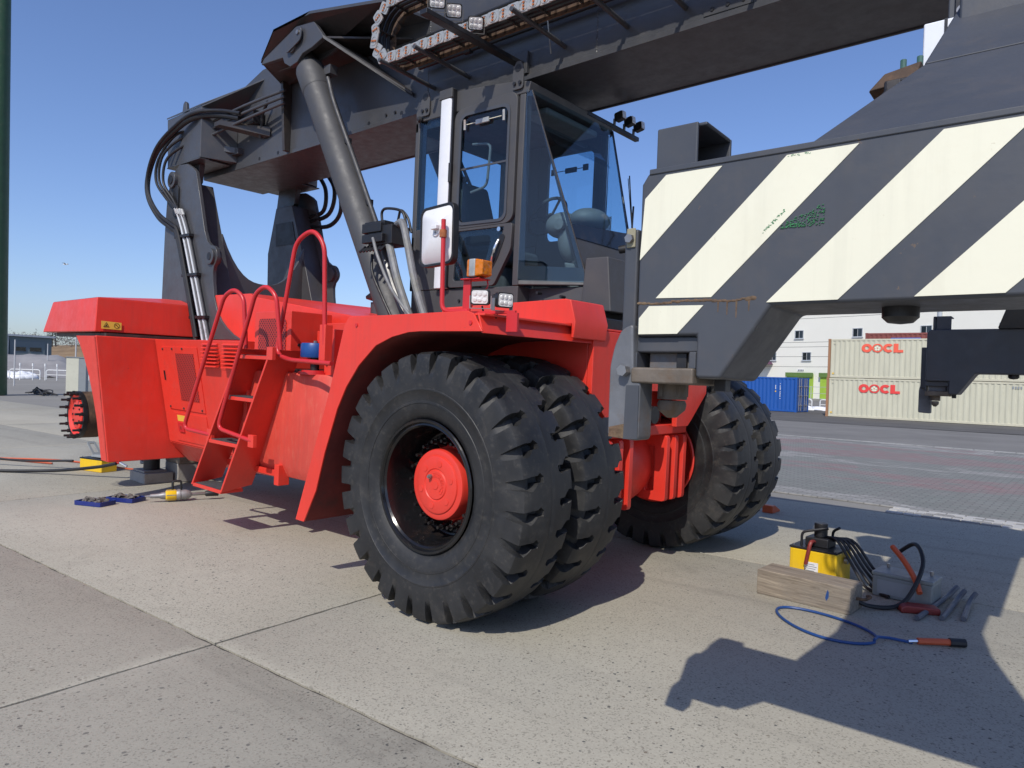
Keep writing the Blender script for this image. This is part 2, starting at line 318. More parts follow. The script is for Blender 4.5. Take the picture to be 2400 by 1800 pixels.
class MB:
    def __init__(s): s.v = []; s.f = []; s.m = []; s.cur = 0
    def add(s, vs, fs):
        o = len(s.v); s.v += [Vector(q) for q in vs]; s.f += [[i+o for i in q] for q in fs]; s.m += [s.cur]*len(fs); return s
    def box(s, x0, x1, y0, y1, z0, z1):
        return s.hex([(x0,y0,z0),(x1,y0,z0),(x1,y1,z0),(x0,y1,z0),(x0,y0,z1),(x1,y0,z1),(x1,y1,z1),(x0,y1,z1)])
    def hex(s, p): return s.add(p, [(0,3,2,1),(4,5,6,7),(0,1,5,4),(1,2,6,5),(2,3,7,6),(3,0,4,7)])
    def prism(s, poly, ax, a, b):
        f = {'x': lambda p, h: (h, p[0], p[1]), 'y': lambda p, h: (p[0], h, p[1]), 'z': lambda p, h: (p[0], p[1], h)}[ax]
        n = len(poly); vs = [f(p, a) for p in poly] + [f(p, b) for p in poly]
        return s.add(vs, [list(range(n))[::-1], list(range(n, 2*n))] + [(i, (i+1) % n, n+(i+1) % n, n+i) for i in range(n)])
    def plate(s, poly, off):
        n = len(poly); off = Vector(off); vs = [Vector(p) for p in poly]; vs += [p+off for p in vs]
        return s.add(vs, [list(range(n))[::-1], list(range(n, 2*n))] + [(i, (i+1) % n, n+(i+1) % n, n+i) for i in range(n)])
    def frame(s, outer, inner, ax, a, b):
        """a plate with a hole: outer and inner loops have the same number of points"""
        f = {'x': lambda p, h: (h, p[0], p[1]), 'y': lambda p, h: (p[0], h, p[1]), 'z': lambda p, h: (p[0], p[1], h)}[ax]
        n = len(outer); vs = [f(p, a) for p in outer] + [f(p, a) for p in inner] + [f(p, b) for p in outer] + [f(p, b) for p in inner]; fs = []
        for i in range(n):
            j = (i+1) % n
            fs += [(i, j, n+j, n+i), (2*n+i, 3*n+i, 3*n+j, 2*n+j), (i, 2*n+i, 2*n+j, j), (n+i, n+j, 3*n+j, 3*n+i)]
        return s.add(vs, fs)
    def tube(s, path, r, n=10, caps=True):
        P = [Vector(p) for p in path]; o = []; up = None
        rr = r if isinstance(r, (list, tuple)) else [r]*len(P)
        for i, p in enumerate(P):
            d = (P[min(i+1, len(P)-1)] - P[max(i-1, 0)]).normalized()
            if up is None: up = d.orthogonal().normalized()
            up = (up - d*up.dot(d)).normalized() if (up - d*up.dot(d)).length > 1e-6 else d.orthogonal().normalized()
            sd = d.cross(up)
            o += [p + (up*math.cos(a)+sd*math.sin(a))*rr[i] for a in [2*PI*j/n for j in range(n)]]
        fs = [(i*n+j, i*n+(j+1) % n, (i+1)*n+(j+1) % n, (i+1)*n+j) for i in range(len(P)-1) for j in range(n)]
        if caps: fs += [list(range(n))[::-1], list(range((len(P)-1)*n, len(P)*n))]
        return s.add(o, fs)
    def cyl(s, p0, p1, r0, r1=None, n=24): return s.tube([p0, p1], [r0, r0 if r1 is None else r1], n)
    def lathe(s, prof, o=(0,0,0), ax=(0,1,0), n=48, caps=False):
        o = Vector(o); ax = Vector(ax).normalized(); u = ax.orthogonal().normalized(); w = ax.cross(u); vs = []
        for a, r in prof: vs += [o + ax*a + (u*math.cos(t)+w*math.sin(t))*r for t in [2*PI*j/n for j in range(n)]]
        k = len(prof); fs = [(i*n+j, i*n+(j+1) % n, (i+1)*n+(j+1) % n, (i+1)*n+j) for i in range(k-1) for j in range(n)]
        if caps: fs += [list(range(n))[::-1], list(range((k-1)*n, k*n))]
        return s.add(vs, fs)
    def blob(s, c, rx, ry, rz, n=8, jit=0):
        k = n//2+1; prof = []; vs = []; c = Vector(c)
        for i in range(1, k):
            a = PI*i/k
            vs += [c + Vector((rx*math.sin(a)*math.cos(t), ry*math.sin(a)*math.sin(t), rz*math.cos(a)))*(1+random.uniform(-jit, jit)) for t in [2*PI*j/n for j in range(n)]]
        vs += [c+Vector((0,0,rz)), c-Vector((0,0,rz))]; m = k-1
        fs = [(i*n+j, (i+1)*n+j, (i+1)*n+(j+1) % n, i*n+(j+1) % n) for i in range(m-1) for j in range(n)]
        fs += [(m*n, j, (j+1) % n) for j in range(n)] + [(m*n+1, (m-1)*n+(j+1) % n, (m-1)*n+j) for j in range(n)]
        return s.add(vs, fs)
    def mesh(s, name, mats, sharp=35):
        me = bpy.data.meshes.new(name); me.from_pydata([tuple(q) for q in s.v], [], s.f)
        bm = bmesh.new(); bm.from_mesh(me); bmesh.ops.recalc_face_normals(bm, faces=bm.faces[:])
        for f in bm.faces: f.smooth = True
        for e in bm.edges:
            if len(e.link_faces) != 2 or e.calc_face_angle(0) > R(sharp): e.smooth = False
        bm.to_mesh(me); bm.free()
        for m in (mats if isinstance(mats, (list, tuple)) else [mats]): me.materials.append(M[m])
        if any(s.m): me.polygons.foreach_set('material_index', s.m)
        return me
    def build(s, name, mats, parent=None, bevel=0, label=None, sharp=35):
        o = bpy.data.objects.new(name, s.mesh(name, mats, sharp)); C.objects.link(o); o.parent = parent
        if bevel:
            b = o.modifiers.new('bevel', 'BEVEL'); b.width = bevel; b.segments = 2; b.limit_method = 'ANGLE'; b.angle_limit = R(40); b.harden_normals = True
        if label: o['label'] = label
        return o
def inst(me, name, parent=None, loc=(0,0,0), rot=(0,0,0), scale=None):
    o = bpy.data.objects.new(name, me); C.objects.link(o); o.parent = parent; o.location = loc; o.rotation_euler = rot
    if scale: o.scale = scale
    return o
def tag(o, label, cat, group=None, kind=None):
    if label: o['label'] = label
    if cat: o['category'] = cat
    if group: o['group'] = group
    if kind: o['kind'] = kind
    return o
def thing(name, label, cat, loc=(0,0,0), rot=(0,0,0), group=None):
    o = bpy.data.objects.new(name, None); C.objects.link(o); o.location = loc; o.rotation_euler = rot; o.empty_display_size = .2
    return tag(o, label, cat, group)
def struct(o): o['kind'] = 'structure'; return o
def rrect(x0, x1, y0, y1, r, k=4):
    out = []
    for cx, cy, a in ((x1-r, y1-r, 0), (x0+r, y1-r, 90), (x0+r, y0+r, 180), (x1-r, y0+r, 270)):
        out += [(cx+r*math.cos(R(a+90*j/k)), cy+r*math.sin(R(a+90*j/k))) for j in range(k+1)]
    return out
def rpoly(pts, rad, k=4):
    """closed polygon with rounded corners"""
    P = [Vector((p[0], p[1], 0)) for p in pts]; out = []; n = len(P)
    for i in range(n):
        a, b, c = P[i-1], P[i], P[(i+1) % n]; r = min(rad, (a-b).length*.45, (c-b).length*.45)
        p0 = b+(a-b).normalized()*r; p1 = b+(c-b).normalized()*r
        for j in range(k+1):
            t = j/k; q = (1-t)**2*p0 + 2*t*(1-t)*b + t*t*p1; out.append((q.x, q.y))
    return out
def text_mesh(s, size, depth, name='lettering', mat='white_paint', align='CENTER', bold=.0):
    cu = bpy.data.curves.new(name, 'FONT'); cu.body = s; cu.size = size; cu.extrude = depth; cu.align_x = align; cu.align_y = 'CENTER'; cu.offset = bold
    o = bpy.data.objects.new(name, cu); C.objects.link(o); bpy.context.view_layer.update()
    me = bpy.data.meshes.new_from_object(o.evaluated_get(bpy.context.evaluated_depsgraph_get())); bpy.data.objects.remove(o)
    me.materials.clear(); me.materials.append(M[mat]); return me

# ---------------------------------------------------------------- ground
def ss(t): t = max(0, min(1, t)); return t*t*(3-2*t)
def gh(y): return -.36*ss((y-19.5)/26.5)          # the yard falls away gently behind the machine
b = MB()
xs = [-900, -300, -150, -80, -40, -15, 0, 15, 40, 80, 150, 300, 900]; ys = [-300, -60, -20, 0, 10, 19.5] + [19.5+26.5*i/10 for i in range(1, 11)] + [60, 100, 200, 400, 1200]
for x in xs:
    for y in ys: b.v.append(Vector((x, y, gh(y)-.035)))
n = len(ys); b.f = [(i*n+j, (i+1)*n+j, (i+1)*n+j+1, i*n+j+1) for i in range(len(xs)-1) for j in range(n-1)]; b.m = [0]*len(b.f)
ground = struct(b.build('ground', 'yard')); ground['label'] = 'concrete yard of large slabs with dark joints'
# filler under the joints
SA = R(3.2)
j = MB().box(-65.9, 23.9, -4.9, 8.3, -.034, -.016).build('joint_bed', 'joint_filler', ground); j.location = (-.6, -3.27, 0); j.rotation_euler = (0, 0, SA)
def slab(x0, x1, y0, y1):
    loop = []
    def edge(a, c):
        k = max(3, int((Vector(c)-Vector(a)).length/.11))
        for i in range(k):
            t = i/k; q = Vector(a).lerp(Vector(c), t); e = .0 if i == 0 else random.uniform(-.006, .006); d = (Vector(c)-Vector(a)).normalized()
            loop.append((q.x - d.y*e, q.y + d.x*e))
    edge((x0,y0), (x1,y0)); edge((x1,y0), (x1,y1)); edge((x1,y1), (x0,y1)); edge((x0,y1), (x0,y0))
    m = MB(); n = len(loop); cx, cy = (x0+x1)/2, (y0+y1)/2
    ins = [(cx+(p[0]-cx)*(1-.02/abs(x1-x0)), cy+(p[1]-cy)*(1-.02/abs(y1-y0))) for p in loop]
    vs = [(*p, -.03) for p in loop] + [(*p, -.004) for p in loop] + [(*p, 0) for p in ins]
    fs = [(i, (i+1) % n, n+(i+1) % n, n+i) for i in range(n)] + [(n+i, n+(i+1) % n, 2*n+(i+1) % n, 2*n+i) for i in range(n)] + [list(range(2*n, 3*n))]
    m.add(vs, fs)
    return m
sb = {}
for i in range(-11, 4):
    for k in (-1, 0, 1):
        x0, x1 = i*6.0+.011, (i+1)*6.0-.011; y0, y1 = [(-5.0, -.011), (.011, 4.4), (4.42, 8.4)][k+1]
        o = slab(x0, x1, y0, y1).build('concrete_slab', 'concrete', ground)
        o.location = (-.6, -3.27, 0); o.rotation_euler = (0, 0, SA)
# painted block paving behind the machine, its near edge built block by block
pv = MB().box(-9, 40, 6.0, 18.6, -.03, -.012).build('paving', 'pavers'); struct(pv); pv['label'] = 'block paving with worn pink and green paint'
blk = MB().hex([(-.106,-.048,0),(.106,-.048,0),(.106,.048,0),(-.106,.048,0),(-.1,-.042,.02),(.1,-.042,.02),(.1,.042,.02),(-.1,.042,.02)])
bw = blk.mesh('paver', 'paver_white'); bgm = blk.mesh('paver', 'paver_grey')
for r_ in range(5):
    for q in range(56):
        x = 1.3+q*.222+(r_ % 2)*.111
        inst(bw if random.random() < .62 else bgm, 'paver', pv, (x, 5.46+r_*.106, -.02+random.uniform(-.002, .002)), (0, 0, random.uniform(-.015, .015)))
b = MB(); ys2 = [18.9, 19.5]+[19.5+26.5*i/10 for i in range(1, 11)]+[70, 100, 125]
for x in (-28, -14, 0, 60, 160):
    for y in ys2: b.v.append(Vector((x, y, gh(y)-.006)))
n = len(ys2); b.f = [(i*n+k, (i+1)*n+k, (i+1)*n+k+1, i*n+k+1) for i in range(4) for k in range(n-1)]; b.m = [0]*len(b.f)
road = struct(b.build('road', 'asphalt'))
b = MB()
for y in (31.5, 36, 41, 46, 52, 60):
    for x in (-27, 40): b.v.append(Vector((x, y + (x+10)*.05, gh(y)-.001+.003)))
b.f = [(2*k, 2*k+1, 2*k+3, 2*k+2) for k in range(5)]; b.m = [0]*5
struct(b.build('road_strip', 'asphalt_dark'))
ed = MB()
for q in range(60):
    x = -9+q*.5
    ed.hex([(x+.01,18.62,-.03),(x+.49,18.62,-.03),(x+.49,18.86,-.03),(x+.01,18.86,-.03),(x+.01,18.62,.0),(x+.49,18.62,.0),(x+.49,18.86,.0),(x+.01,18.86,.0)])
struct(ed.build('kerb', 'line_paint'))

# ---------------------------------------------------------------- reach stacker (x forward, y to its left, z up)
TILT = R(1.0)
RS = thing('reach_stacker', 'red and dark grey reach stacker truck with its boom over the cab', 'reach stacker',
           (-.93*math.sin(TILT), 0, .93-.93*math.cos(TILT)), (0, TILT, 0))

# --- tyres: lug grooves cut from the shoulders, closed rib in the middle
def tyre_mesh():
    prof = [(-.195,.452,0,.05,0),(-.222,.47,0,.05,0),(-.236,.505,0,.05,0),(-.240,.512,0,.05,0),(-.248,.57,0,.05,0),(-.252,.572,0,.05,0),(-.252,.585,0,.05,0),(-.249,.588,0,.05,0),(-.256,.66,0,.05,0),(-.259,.663,0,.05,0),(-.259,.672,0,.05,0),(-.256,.675,0,.05,0),(-.257,.70,0,.05,0),(-.256,.735,.0,.08,0),
            (-.256,.770,.004,.105,0),(-.255,.805,.020,.125,0),(-.253,.842,.044,.142,0),(-.251,.878,.064,.150,0),(-.243,.905,.074,.162,0),(-.218,.919,.078,.185,.0),(-.185,.924,.078,.200,.01),
            (-.158,.927,.076,.150,.06),(-.134,.929,.074,.090,.13),(-.112,.931,.070,.125,.17),(-.086,.932,.060,.075,.12),(-.080,.932,0,.07,.12),(-.045,.932,0,.07,.08),(-.004,.933,0,.07,.06),(-.001,.9318,0,.07,.05)]
    rows = [(y, r, d, w, c, 0) for y, r, d, w, c in prof] + [(-y, r, d, w, -c, .5) for y, r, d, w, c in prof[::-1]]
    N = 28; m = MB(); k = 7; per = N*k
    for y, r, d, w, c, off in rows:
        e = .022
        nd = [(-.5, 0), (-w-e, 0), (-w, d), (0, d), (w, d), (w+e, 0), (.36, 0)]
        for q in range(N):
            for t, dd in nd:
                a = 2*PI*(q+off+c+t)/N; rr = r-dd; yy = y
                if abs(y) > .2 and dd: yy = y - math.copysign(dd*.62, y); rr = r - dd*.62
                m.v.append(Vector((rr*math.cos(a), yy, rr*math.sin(a))))
    # rings share the seam: the second half is shifted by half a pitch, so join through a matching index shift
    h = len(prof)
    for i in range(len(rows)-1):
        sh = 0
        for q in range(per):
            a = i*per+q; b2 = i*per+(q+1) % per; c2 = (i+1)*per+(q+1) % per; d2 = (i+1)*per+q
            if i == h-1:      # middle rib: stitch with the half pitch shift undone
                s_ = -(k//2)-1
                c2 = (i+1)*per+(q+1+s_) % per; d2 = (i+1)*per+(q+s_) % per
            m.f.append((a, b2, c2, d2)); m.m.append(0)
    return m.mesh('tyre', 'rubber', 42)
tyre_me = tyre_mesh()
rimb = MB()      # disc wheel seen from outside: flange, lock ring, barrel, dish
rimb.lathe([(-.20,.445),(-.232,.462),(-.240,.455),(-.238,.440),(-.222,.432),(-.225,.420),(-.212,.408),(-.15,.402),(-.10,.392),(.02,.386),(.05,.372),(.06,.335),(.06,.20)], n=64)
rimb.lathe([(.16,.44),(.23,.46),(.24,.45),(.225,.425),(.05,.40)], n=64)
rim_black = rimb.mesh('rim', 'black_gloss'); rim_red = rimb.mesh('rim', 'red')
nut = MB(); nut.hex([(-.022,-.005,-.05),(.022,-.005,-.05),(.026,-.005,.03),(-.026,-.005,.03),(-.014,-.05,-.03),(.014,-.05,-.03),(.018,-.045,.02),(-.018,-.045,.02)])
nut.cyl((0,-.04,-.012),(0,-.075,-.012),.019,n=6); nut.cyl((0,-.07,-.012),(0,-.105,-.012),.010,n=8)
nut_me = nut.mesh('wheel_nut', 'black_gloss')
for yc, side, inner in ((-1.89,-1,0), (-1.25,-1,1), (1.25,1,1), (1.89,1,0)):
    wl = inst(rim_red if inner else rim_black, 'front_wheel', RS, (0, yc, .93), (0, 0, 0 if side < 0 else PI))
    ty = inst(tyre_me, 'tyre', wl, (0,0,0), (0, random.uniform(0, .2) + (.05 if inner else 0), 0))
    if not inner and side < 0:
        hb = MB(); hb.lathe([(.07,.30),(.02,.252),(-.085,.249),(-.098,.243),(-.103,.230),(-.103,.205)], n=56)
        hb.lathe([(-.103,.205),(-.112,.200),(-.116,.190),(-.116,.115),(-.110,.110),(-.110,.104),(-.118,.098),(-.119,.035),(-.119,0)], n=56)
        for q in range(6):
            a = 2*PI*q/6+.3; hb.cyl((.152*math.cos(a), -.114, .152*math.sin(a)), (.152*math.cos(a), -.1195, .152*math.sin(a)), .022, n=16)
        hb.cyl((0,-.117,0), (0,-.123,0), .030, n=20)
        h = hb.build('hub', 'red', wl)
        g = MB(); g.cyl((-.045,-.116,.055), (-.045,-.14,.055), .016, n=10); g.cyl((-.045,-.138,.055), (-.045,-.152,.055), .009, n=8); g.build('drain_plug', 'steel', h)
        for q, ch in enumerate('KESSLER+CO'):
            a = R(118-q*17.5); me = text_mesh(ch, .040, .0018, 'letter', 'red'); 
            inst(me, 'letter', h, (.066*math.cos(a), -.1195, .066*math.sin(a)), (PI/2, 0, 0)).matrix_local = Matrix.Translation((.068*math.cos(a), -.1195, .068*math.sin(a))) @ Matrix.Rotation(PI/2-a, 4, 'Y') @ Matrix.Rotation(PI/2, 4, 'X')
        for q in range(20):
            a = 2*PI*q/20
            o = inst(nut_me, 'wheel_nut', wl); o.matrix_local = Matrix.Rotation(-a+PI/2, 4, 'Y') @ Matrix.Translation((0, .045, .318)) @ Matrix.Scale(1.2, 4)
# drive axle between the wheels
ax = MB(); ax.lathe([(-1.0,.30),(-.98,.33),(-.90,.33),(-.88,.26),(-.50,.24),(-.42,.30),(-.38,.36),(-.2,.40),(.2,.40),(.38,.36),(.42,.30),(.5,.24),(.88,.26),(.9,.33),(.98,.33),(1.0,.30)], (0,0,.93), n=40)
axo = ax.build('front_axle', 'red', RS)
for y in (-.62, -.46, -.30, .34, .50, .66):
    MB().frame(rrect(.24,.52,.62,1.22,.03,2), rrect(.31,.40,.70,1.12,.02,2), 'y', y, y+.06).build('axle_rib', 'red', axo, .006)
MB().box(-.35,.50,-.70,.74,1.23,1.32).build('axle_clamp', 'red', axo, .01)
# --- main frame
fr = MB(); fr.box(-6.4,.30,-.62,.62,.80,1.90); frame = fr.build('chassis', 'red', RS, .015)
fp = MB(); fp.prism([(-.98,2.08),(.98,2.08),(.98,1.60),(.70,1.36),(.62,1.30),(.40,1.30),(.40,1.52),(.30,1.62),(-.12,1.62),(-.24,1.50),(-.24,1.30),(-.62,1.30),(-.72,1.36),(-.98,1.60)], 'x', .52, .57)
fp.build('front_plate', 'red', frame, .006)
for y in (-.98, .94): MB().prism([(-.9,2.08),(.518,2.08),(.518,1.55),(.3,1.42),(-.9,1.42)], 'y', y, y+.04).build('frame_gusset', 'red', frame, .005)
MB().cyl((.42,-.05,1.42),(.60,-.05,1.42),.075,n=24).build('hose_coupling', 'black', frame)
MB().box(-.9,.50,-.94,.94,1.62,1.66).build('cross_plate', 'dark_brown', frame)
MB().box(-.78,.50,-2.18,2.18,2.055,2.083).build('deck_underside', 'shaded_red', frame)  # underside coloured darker as painted shade
# --- front mudguards and deck
arch_out = [(-1.40,.474),(-1.00,1.55),(-.85,2.03),(-.80,2.09)]
arch_in = [(.0,1.985),(-.13,1.978),(-.30,1.945),(-.474,1.882),(-.66,1.735),(-.80,1.57),(-.9,1.40),(-1.04,1.05),(-1.135,.744),(-1.285,.474)]
for s in (-1, 1):
    fl = MB(); poly = arch_out + [(.42,2.115),(.48,2.098),(.56,1.985)] + arch_in
    fl.prism(poly, 'y', s*2.20, s*2.185); fen = fl.build('front_mudguard', 'red', RS, .003)
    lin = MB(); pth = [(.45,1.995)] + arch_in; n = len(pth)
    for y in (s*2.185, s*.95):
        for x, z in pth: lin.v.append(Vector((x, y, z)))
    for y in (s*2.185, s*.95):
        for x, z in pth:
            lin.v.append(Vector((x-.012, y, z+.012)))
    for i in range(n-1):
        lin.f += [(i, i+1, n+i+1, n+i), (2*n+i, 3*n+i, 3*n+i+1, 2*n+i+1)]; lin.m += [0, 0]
    lin.build('mudguard_lining', 'shaded_red', fen)  # wheel arch shade put into the lining colour
    bl = MB(); bl.cyl((.46,s*2.20,2.04),(.46,s*2.207,2.04),.014,n=12); bl.cyl((-.70,s*2.20,2.03),(-.70,s*2.207,2.03),.014,n=12); bl.build('bolt', 'red_rail', fen)
dk = MB(); dk.box(-.80,.56,-2.185,2.185,2.085,2.10); dk.hex([(.545,-2.19,1.975),(.56,-2.19,1.975),(.56,2.19,1.975),(.545,2.19,1.975),(.50,-2.19,2.10),(.515,-2.19,2.102),(.515,2.19,2.102),(.50,2.19,2.10)])
deck = dk.build('front_deck', 'red', RS, .004)
for y in (-2.05,-1.6,-1.2): MB().cyl((.38,y,2.085),(.38,y,2.03),.018,n=10).build('bolt', 'steel', deck)
tb = MB(); tb.prism([(-.78,2.10),(-.78,2.245),(.50,2.285),(.55,2.275),(.60,2.12),(.585,2.0),(.565,2.0),(.565,2.10)], 'y', -1.27, -.84); tbx = tb.build('toolbox', 'red', RS, .008)
MB().box(-1.0,-.75,-1.3,-.84,2.0,2.14).build('deck_riser', 'red', RS, .006)
# side deck behind the mudguard
MB().box(-2.6,-.80,-1.25,1.25,1.93,2.05).build('side_deck', 'red', RS, .006)
MB().box(-.82,.50,-.86,.60,2.02,2.19).build('cab_slide', 'black', RS, .01)
MB().box(-1.9,-.83,-1.36,-1.25,1.62,1.98).build('deck_side_box', 'red', RS, .01)
MB().box(-1.72,-.83,-1.42,-1.36,1.66,1.82).build('deck_side_box', 'red', RS, .01)
st = MB(); st.box(-2.5,-1.1,-1.24,-1.18,2.05,2.13); st.build('deck_rail', 'red', RS, .006)

# --- rear body, tank, counterweight
hd = MB(); hd.prism([(-5.6,1.9),(-5.6,2.54),(-4.5,2.53),(-4.42,2.49),(-2.0,2.17),(-2.0,1.9)], 'y', -.93, .93); hood = hd.build('engine_hood', 'red', RS, .012)
def sidey(z): return -1.26 - .24*(z-.56)/1.36
bd = MB(); zz = (.62, 1.93)
bd.hex([(-5.78,sidey(.62),.62),(-3.55,sidey(.62),.62),(-3.55,.9,.62),(-5.78,.9,.62),(-5.78,sidey(1.93),1.93),(-3.55,sidey(1.93),1.93),(-3.55,.9,1.93),(-5.78,.9,1.93)])
bd.hex([(-5.70,-1.05,.36),(-3.55,-1.05,.42),(-3.55,.9,.42),(-5.70,.9,.36),(-5.78,sidey(.62),.615),(-3.55,sidey(.62),.615),(-3.55,.9,.615),(-5.78,.9,.615)])
body = bd.build('engine_housing', 'red', RS, .008)
def on_side(x0, x1, z0, z1, t0, t1, name, mat, par, bevel=.003):
    m = MB(); q = []
    for t in (t0, t1):
        q += [(x0,sidey(z0)-t,z0),(x1,sidey(z0)-t,z0),(x1,sidey(z1)-t,z1),(x0,sidey(z1)-t,z1)]
    m.hex(q); return m.build(name, mat, par, bevel)
dr = on_side(-5.60,-4.66,1.06,1.84,.0,.012,'access_door','red',body)
on_side(-5.22,-4.76,1.19,1.76,.012,.020,'mesh_panel','red_mesh',dr,0)
on_side(-5.60,-5.585,1.42,1.54,.012,.026,'latch','black',dr,0)
for x, z in ((-5.56,1.81),(-5.3,1.815),(-5.03,1.82),(-5.56,1.09),(-5.2,1.085),(-4.72,1.09)):
    MB().cyl((x,sidey(z)-.012,z),(x,sidey(z)-.022,z),.013,n=8).build('bolt','dark_brown',dr)
dr2 = on_side(-5.52,-4.66,.66,1.02,.0,.010,'lower_door','red',body)
on_side(-5.42,-5.22,.915,.99,.010,.013,'yellow_label','sticker_yellow',dr2,0)
on_side(-5.40,-5.26,.78,.90,.010,.03,'lock_box','red_rail',dr2)
on_side(-5.35,-5.30,.82,.86,.03,.036,'lock','chrome',dr2,0)
lv = on_side(-4.62,-3.57,1.60,1.92,.0,.006,'louvre_panel','red',body)
for c0 in (-4.50,-4.02):
    for q in range(7):
        z = 1.62+q*.042
        MB().hex([(c0,-1.49,z),(c0+.36,-1.49,z),(c0+.36,-1.47,z+.026),(c0,-1.47,z+.026),(c0,-1.53,z+.004),(c0+.36,-1.53,z+.004),(c0+.36,-1.485,z+.034),(c0,-1.485,z+.034)]).build('louvre_slat','red',lv)
# hydraulic tank with its filter cap
tk = MB(); prf = rpoly([(-3.75,-1.56),(-3.28,-1.60),(-1.95,-1.60),(-1.72,-1.40),(-1.72,-.6),(-3.75,-.6)], .22, 6)
n = len(prf)
for z, k in ((.60,.90),(.72,1.0),(1.60,1.0),(1.625,.985)):
    for x, y in prf: tk.v.append(Vector((-2.7+(x+2.7)*k, -1.0+(y+1.0)*k, z)))
for r_ in range(3): tk.f += [(r_*n+i, r_*n+(i+1) % n, (r_+1)*n+(i+1) % n, (r_+1)*n+i) for i in range(n)]
tk.f += [list(range(n))[::-1], list(range(3*n, 4*n))]; tk.m = [0]*len(tk.f)
tank = tk.build('hydraulic_tank', 'red_faded', RS, .006)
fc = MB(); fc.cyl((-2.22,-1.52,1.62),(-2.22,-1.52,1.645),.15,n=28); fc.cyl((-2.22,-1.52,1.64),(-2.22,-1.52,1.66),.12,n=28); fl = fc.build('filter_flange','red_rail',tank)
MB().cyl((-2.22,-1.52,1.65),(-2.22,-1.52,1.79),.042,n=16).build('filter_neck','black',tank)
MB().lathe([(0,0),(0,.128),(.012,.135),(.12,.135),(.135,.125),(.14,0)],(-2.22,-1.52,1.78),(0,0,1),32).build('filter_cap','blue_cap',tank)
MB().cyl((-2.22,-1.52,1.915),(-2.22,-1.52,1.94),.02,n=8).build('cap_nut','steel',tank)
MB().box(-3.3,-3.24,-1.63,-1.58,.62,1.60).build('tank_seam','red_faded',tank,.004)
# oil cooler beside the hood
cl = MB(); cl.box(-3.36,-2.68,-1.50,-1.02,1.66,2.235); cool = cl.build('oil_cooler','red',RS,.008)
MB().prism(rrect(-3.27,-2.76,1.71,2.16,.04,3),'y',-1.508,-1.50).build('mesh_panel','red_mesh',cool)
MB().prism(rrect(-1.42,-1.26,1.885,1.915,.014,3),'x',-2.68,-2.672).build('hand_slot','black',cool)
MB().box(-3.5,-1.9,-1.48,-.7,1.61,1.66).build('cooler_tray','dark_brown',cool)
for z in (1.72,1.80,1.9,1.98): MB().cyl((-2.05,-1.50,z),(-2.05,-1.512,z),.012,n=8).build('bolt','black',RS)
MB().box(-2.1,-1.95,-1.5,-1.3,1.62,2.05).build('deck_bracket','red',RS,.006)
# counterweight over the rear axle, and the mudguard in front of the rear wheel
cw = MB(); cw.hex([(-7.80,-2.16,1.975),(-5.90,-2.16,1.985),(-5.90,2.16,1.985),(-7.80,2.16,1.975),(-7.52,-2.13,2.385),(-5.93,-2.13,2.405),(-5.93,2.13,2.405),(-7.52,2.13,2.385)])
cw.hex([(-7.52,-2.13,2.386),(-5.93,-2.13,2.406),(-5.93,2.13,2.406),(-7.52,2.13,2.386),(-7.3,-1.2,2.47),(-6.3,-1.2,2.49),(-6.3,1.2,2.49),(-7.3,1.2,2.47)])
cwo = cw.build('counterweight','red',RS,.012)
MB().box(-7.6,-5.84,-2.05,2.05,1.925,1.974).build('dark_gap_plate','dark_brown',RS)  # added dark plate, paints the gap under the counterweight as shade
MB().lathe([(0,.10),(.03,.10),(.06,.07),(.07,0)],(-7.05,-.9,2.44),(0,0,1),16).build('lifting_plug','red_rail',cwo)
sk_ = MB().plate([(-5.892,-2.09,2.025),(-5.892,-1.86,2.02),(-5.897,-1.86,2.11),(-5.897,-2.09,2.12)],(.004,0,0)).build('warning_label','sticker_yellow',cwo)
def ring2(cx, cz, r, wd, x, par, mat='black', n=20, tri=False):
    m = MB(); k = 3 if tri else n
    o_ = [(cx+r*math.cos(2*PI*i/k+PI/2), cz+r*math.sin(2*PI*i/k+PI/2)) for i in range(k)]
    i_ = [(cx+(r-wd*(2 if tri else 1))*math.cos(2*PI*i/k+PI/2), cz+(r-wd*(2 if tri else 1))*math.sin(2*PI*i/k+PI/2)) for i in range(k)]
    m.frame(o_, i_, 'x', x, x+.0015); return m
g = ring2(-2.035,2.066,.040,.0055,-5.8875,None,tri=True); g.build('warning_triangle','black',sk_)
g = ring2(-1.915,2.07,.033,.005,-5.8875,None); g.plate([(-5.8865,-1.94,2.09),(-5.8865,-1.936,2.094),(-5.8865,-1.89,2.05),(-5.8865,-1.894,2.046)],(.001,0,0)); g.build('prohibition_ring','black',sk_)
g = MB(); g.plate([(-5.8865,-2.045,2.056),(-5.8865,-2.025,2.056),(-5.8865,-2.03,2.074),(-5.8865,-2.04,2.078)],(.001,0,0)); g.build('warning_mark','black',sk_)
for s in (-1, 1):
    pa = MB(); yb, yt = 2.0, 2.18
    pa.hex([(-5.86,s*yb,.385),(-5.80,s*yb,.385),(-5.80,s*1.05,.385),(-5.86,s*1.05,.385),(-5.86,s*yt,1.935),(-5.80,s*yt,1.935),(-5.80,s*1.05,1.935),(-5.86,s*1.05,1.935)])
    rg = pa.build('rear_mudguard','red',RS,.012)
    sd = MB(); arc = [(-5.81,.39),(-5.81,1.93),(-6.46,1.93),(-6.36,1.82),(-6.25,1.65),(-6.15,1.42),(-6.08,1.15),(-6.04,.9),(-6.03,.62),(-6.02,.39)]
    for y in (0, -.05*s*-1):
        pass
    vs = [(x, s*(yb+(yt-yb)*(z-.385)/1.55), z) for x, z in arc]; sd.plate(vs, (0, -s*.03, 0)); sd.build('mudguard_cheek','red',rg,.004)
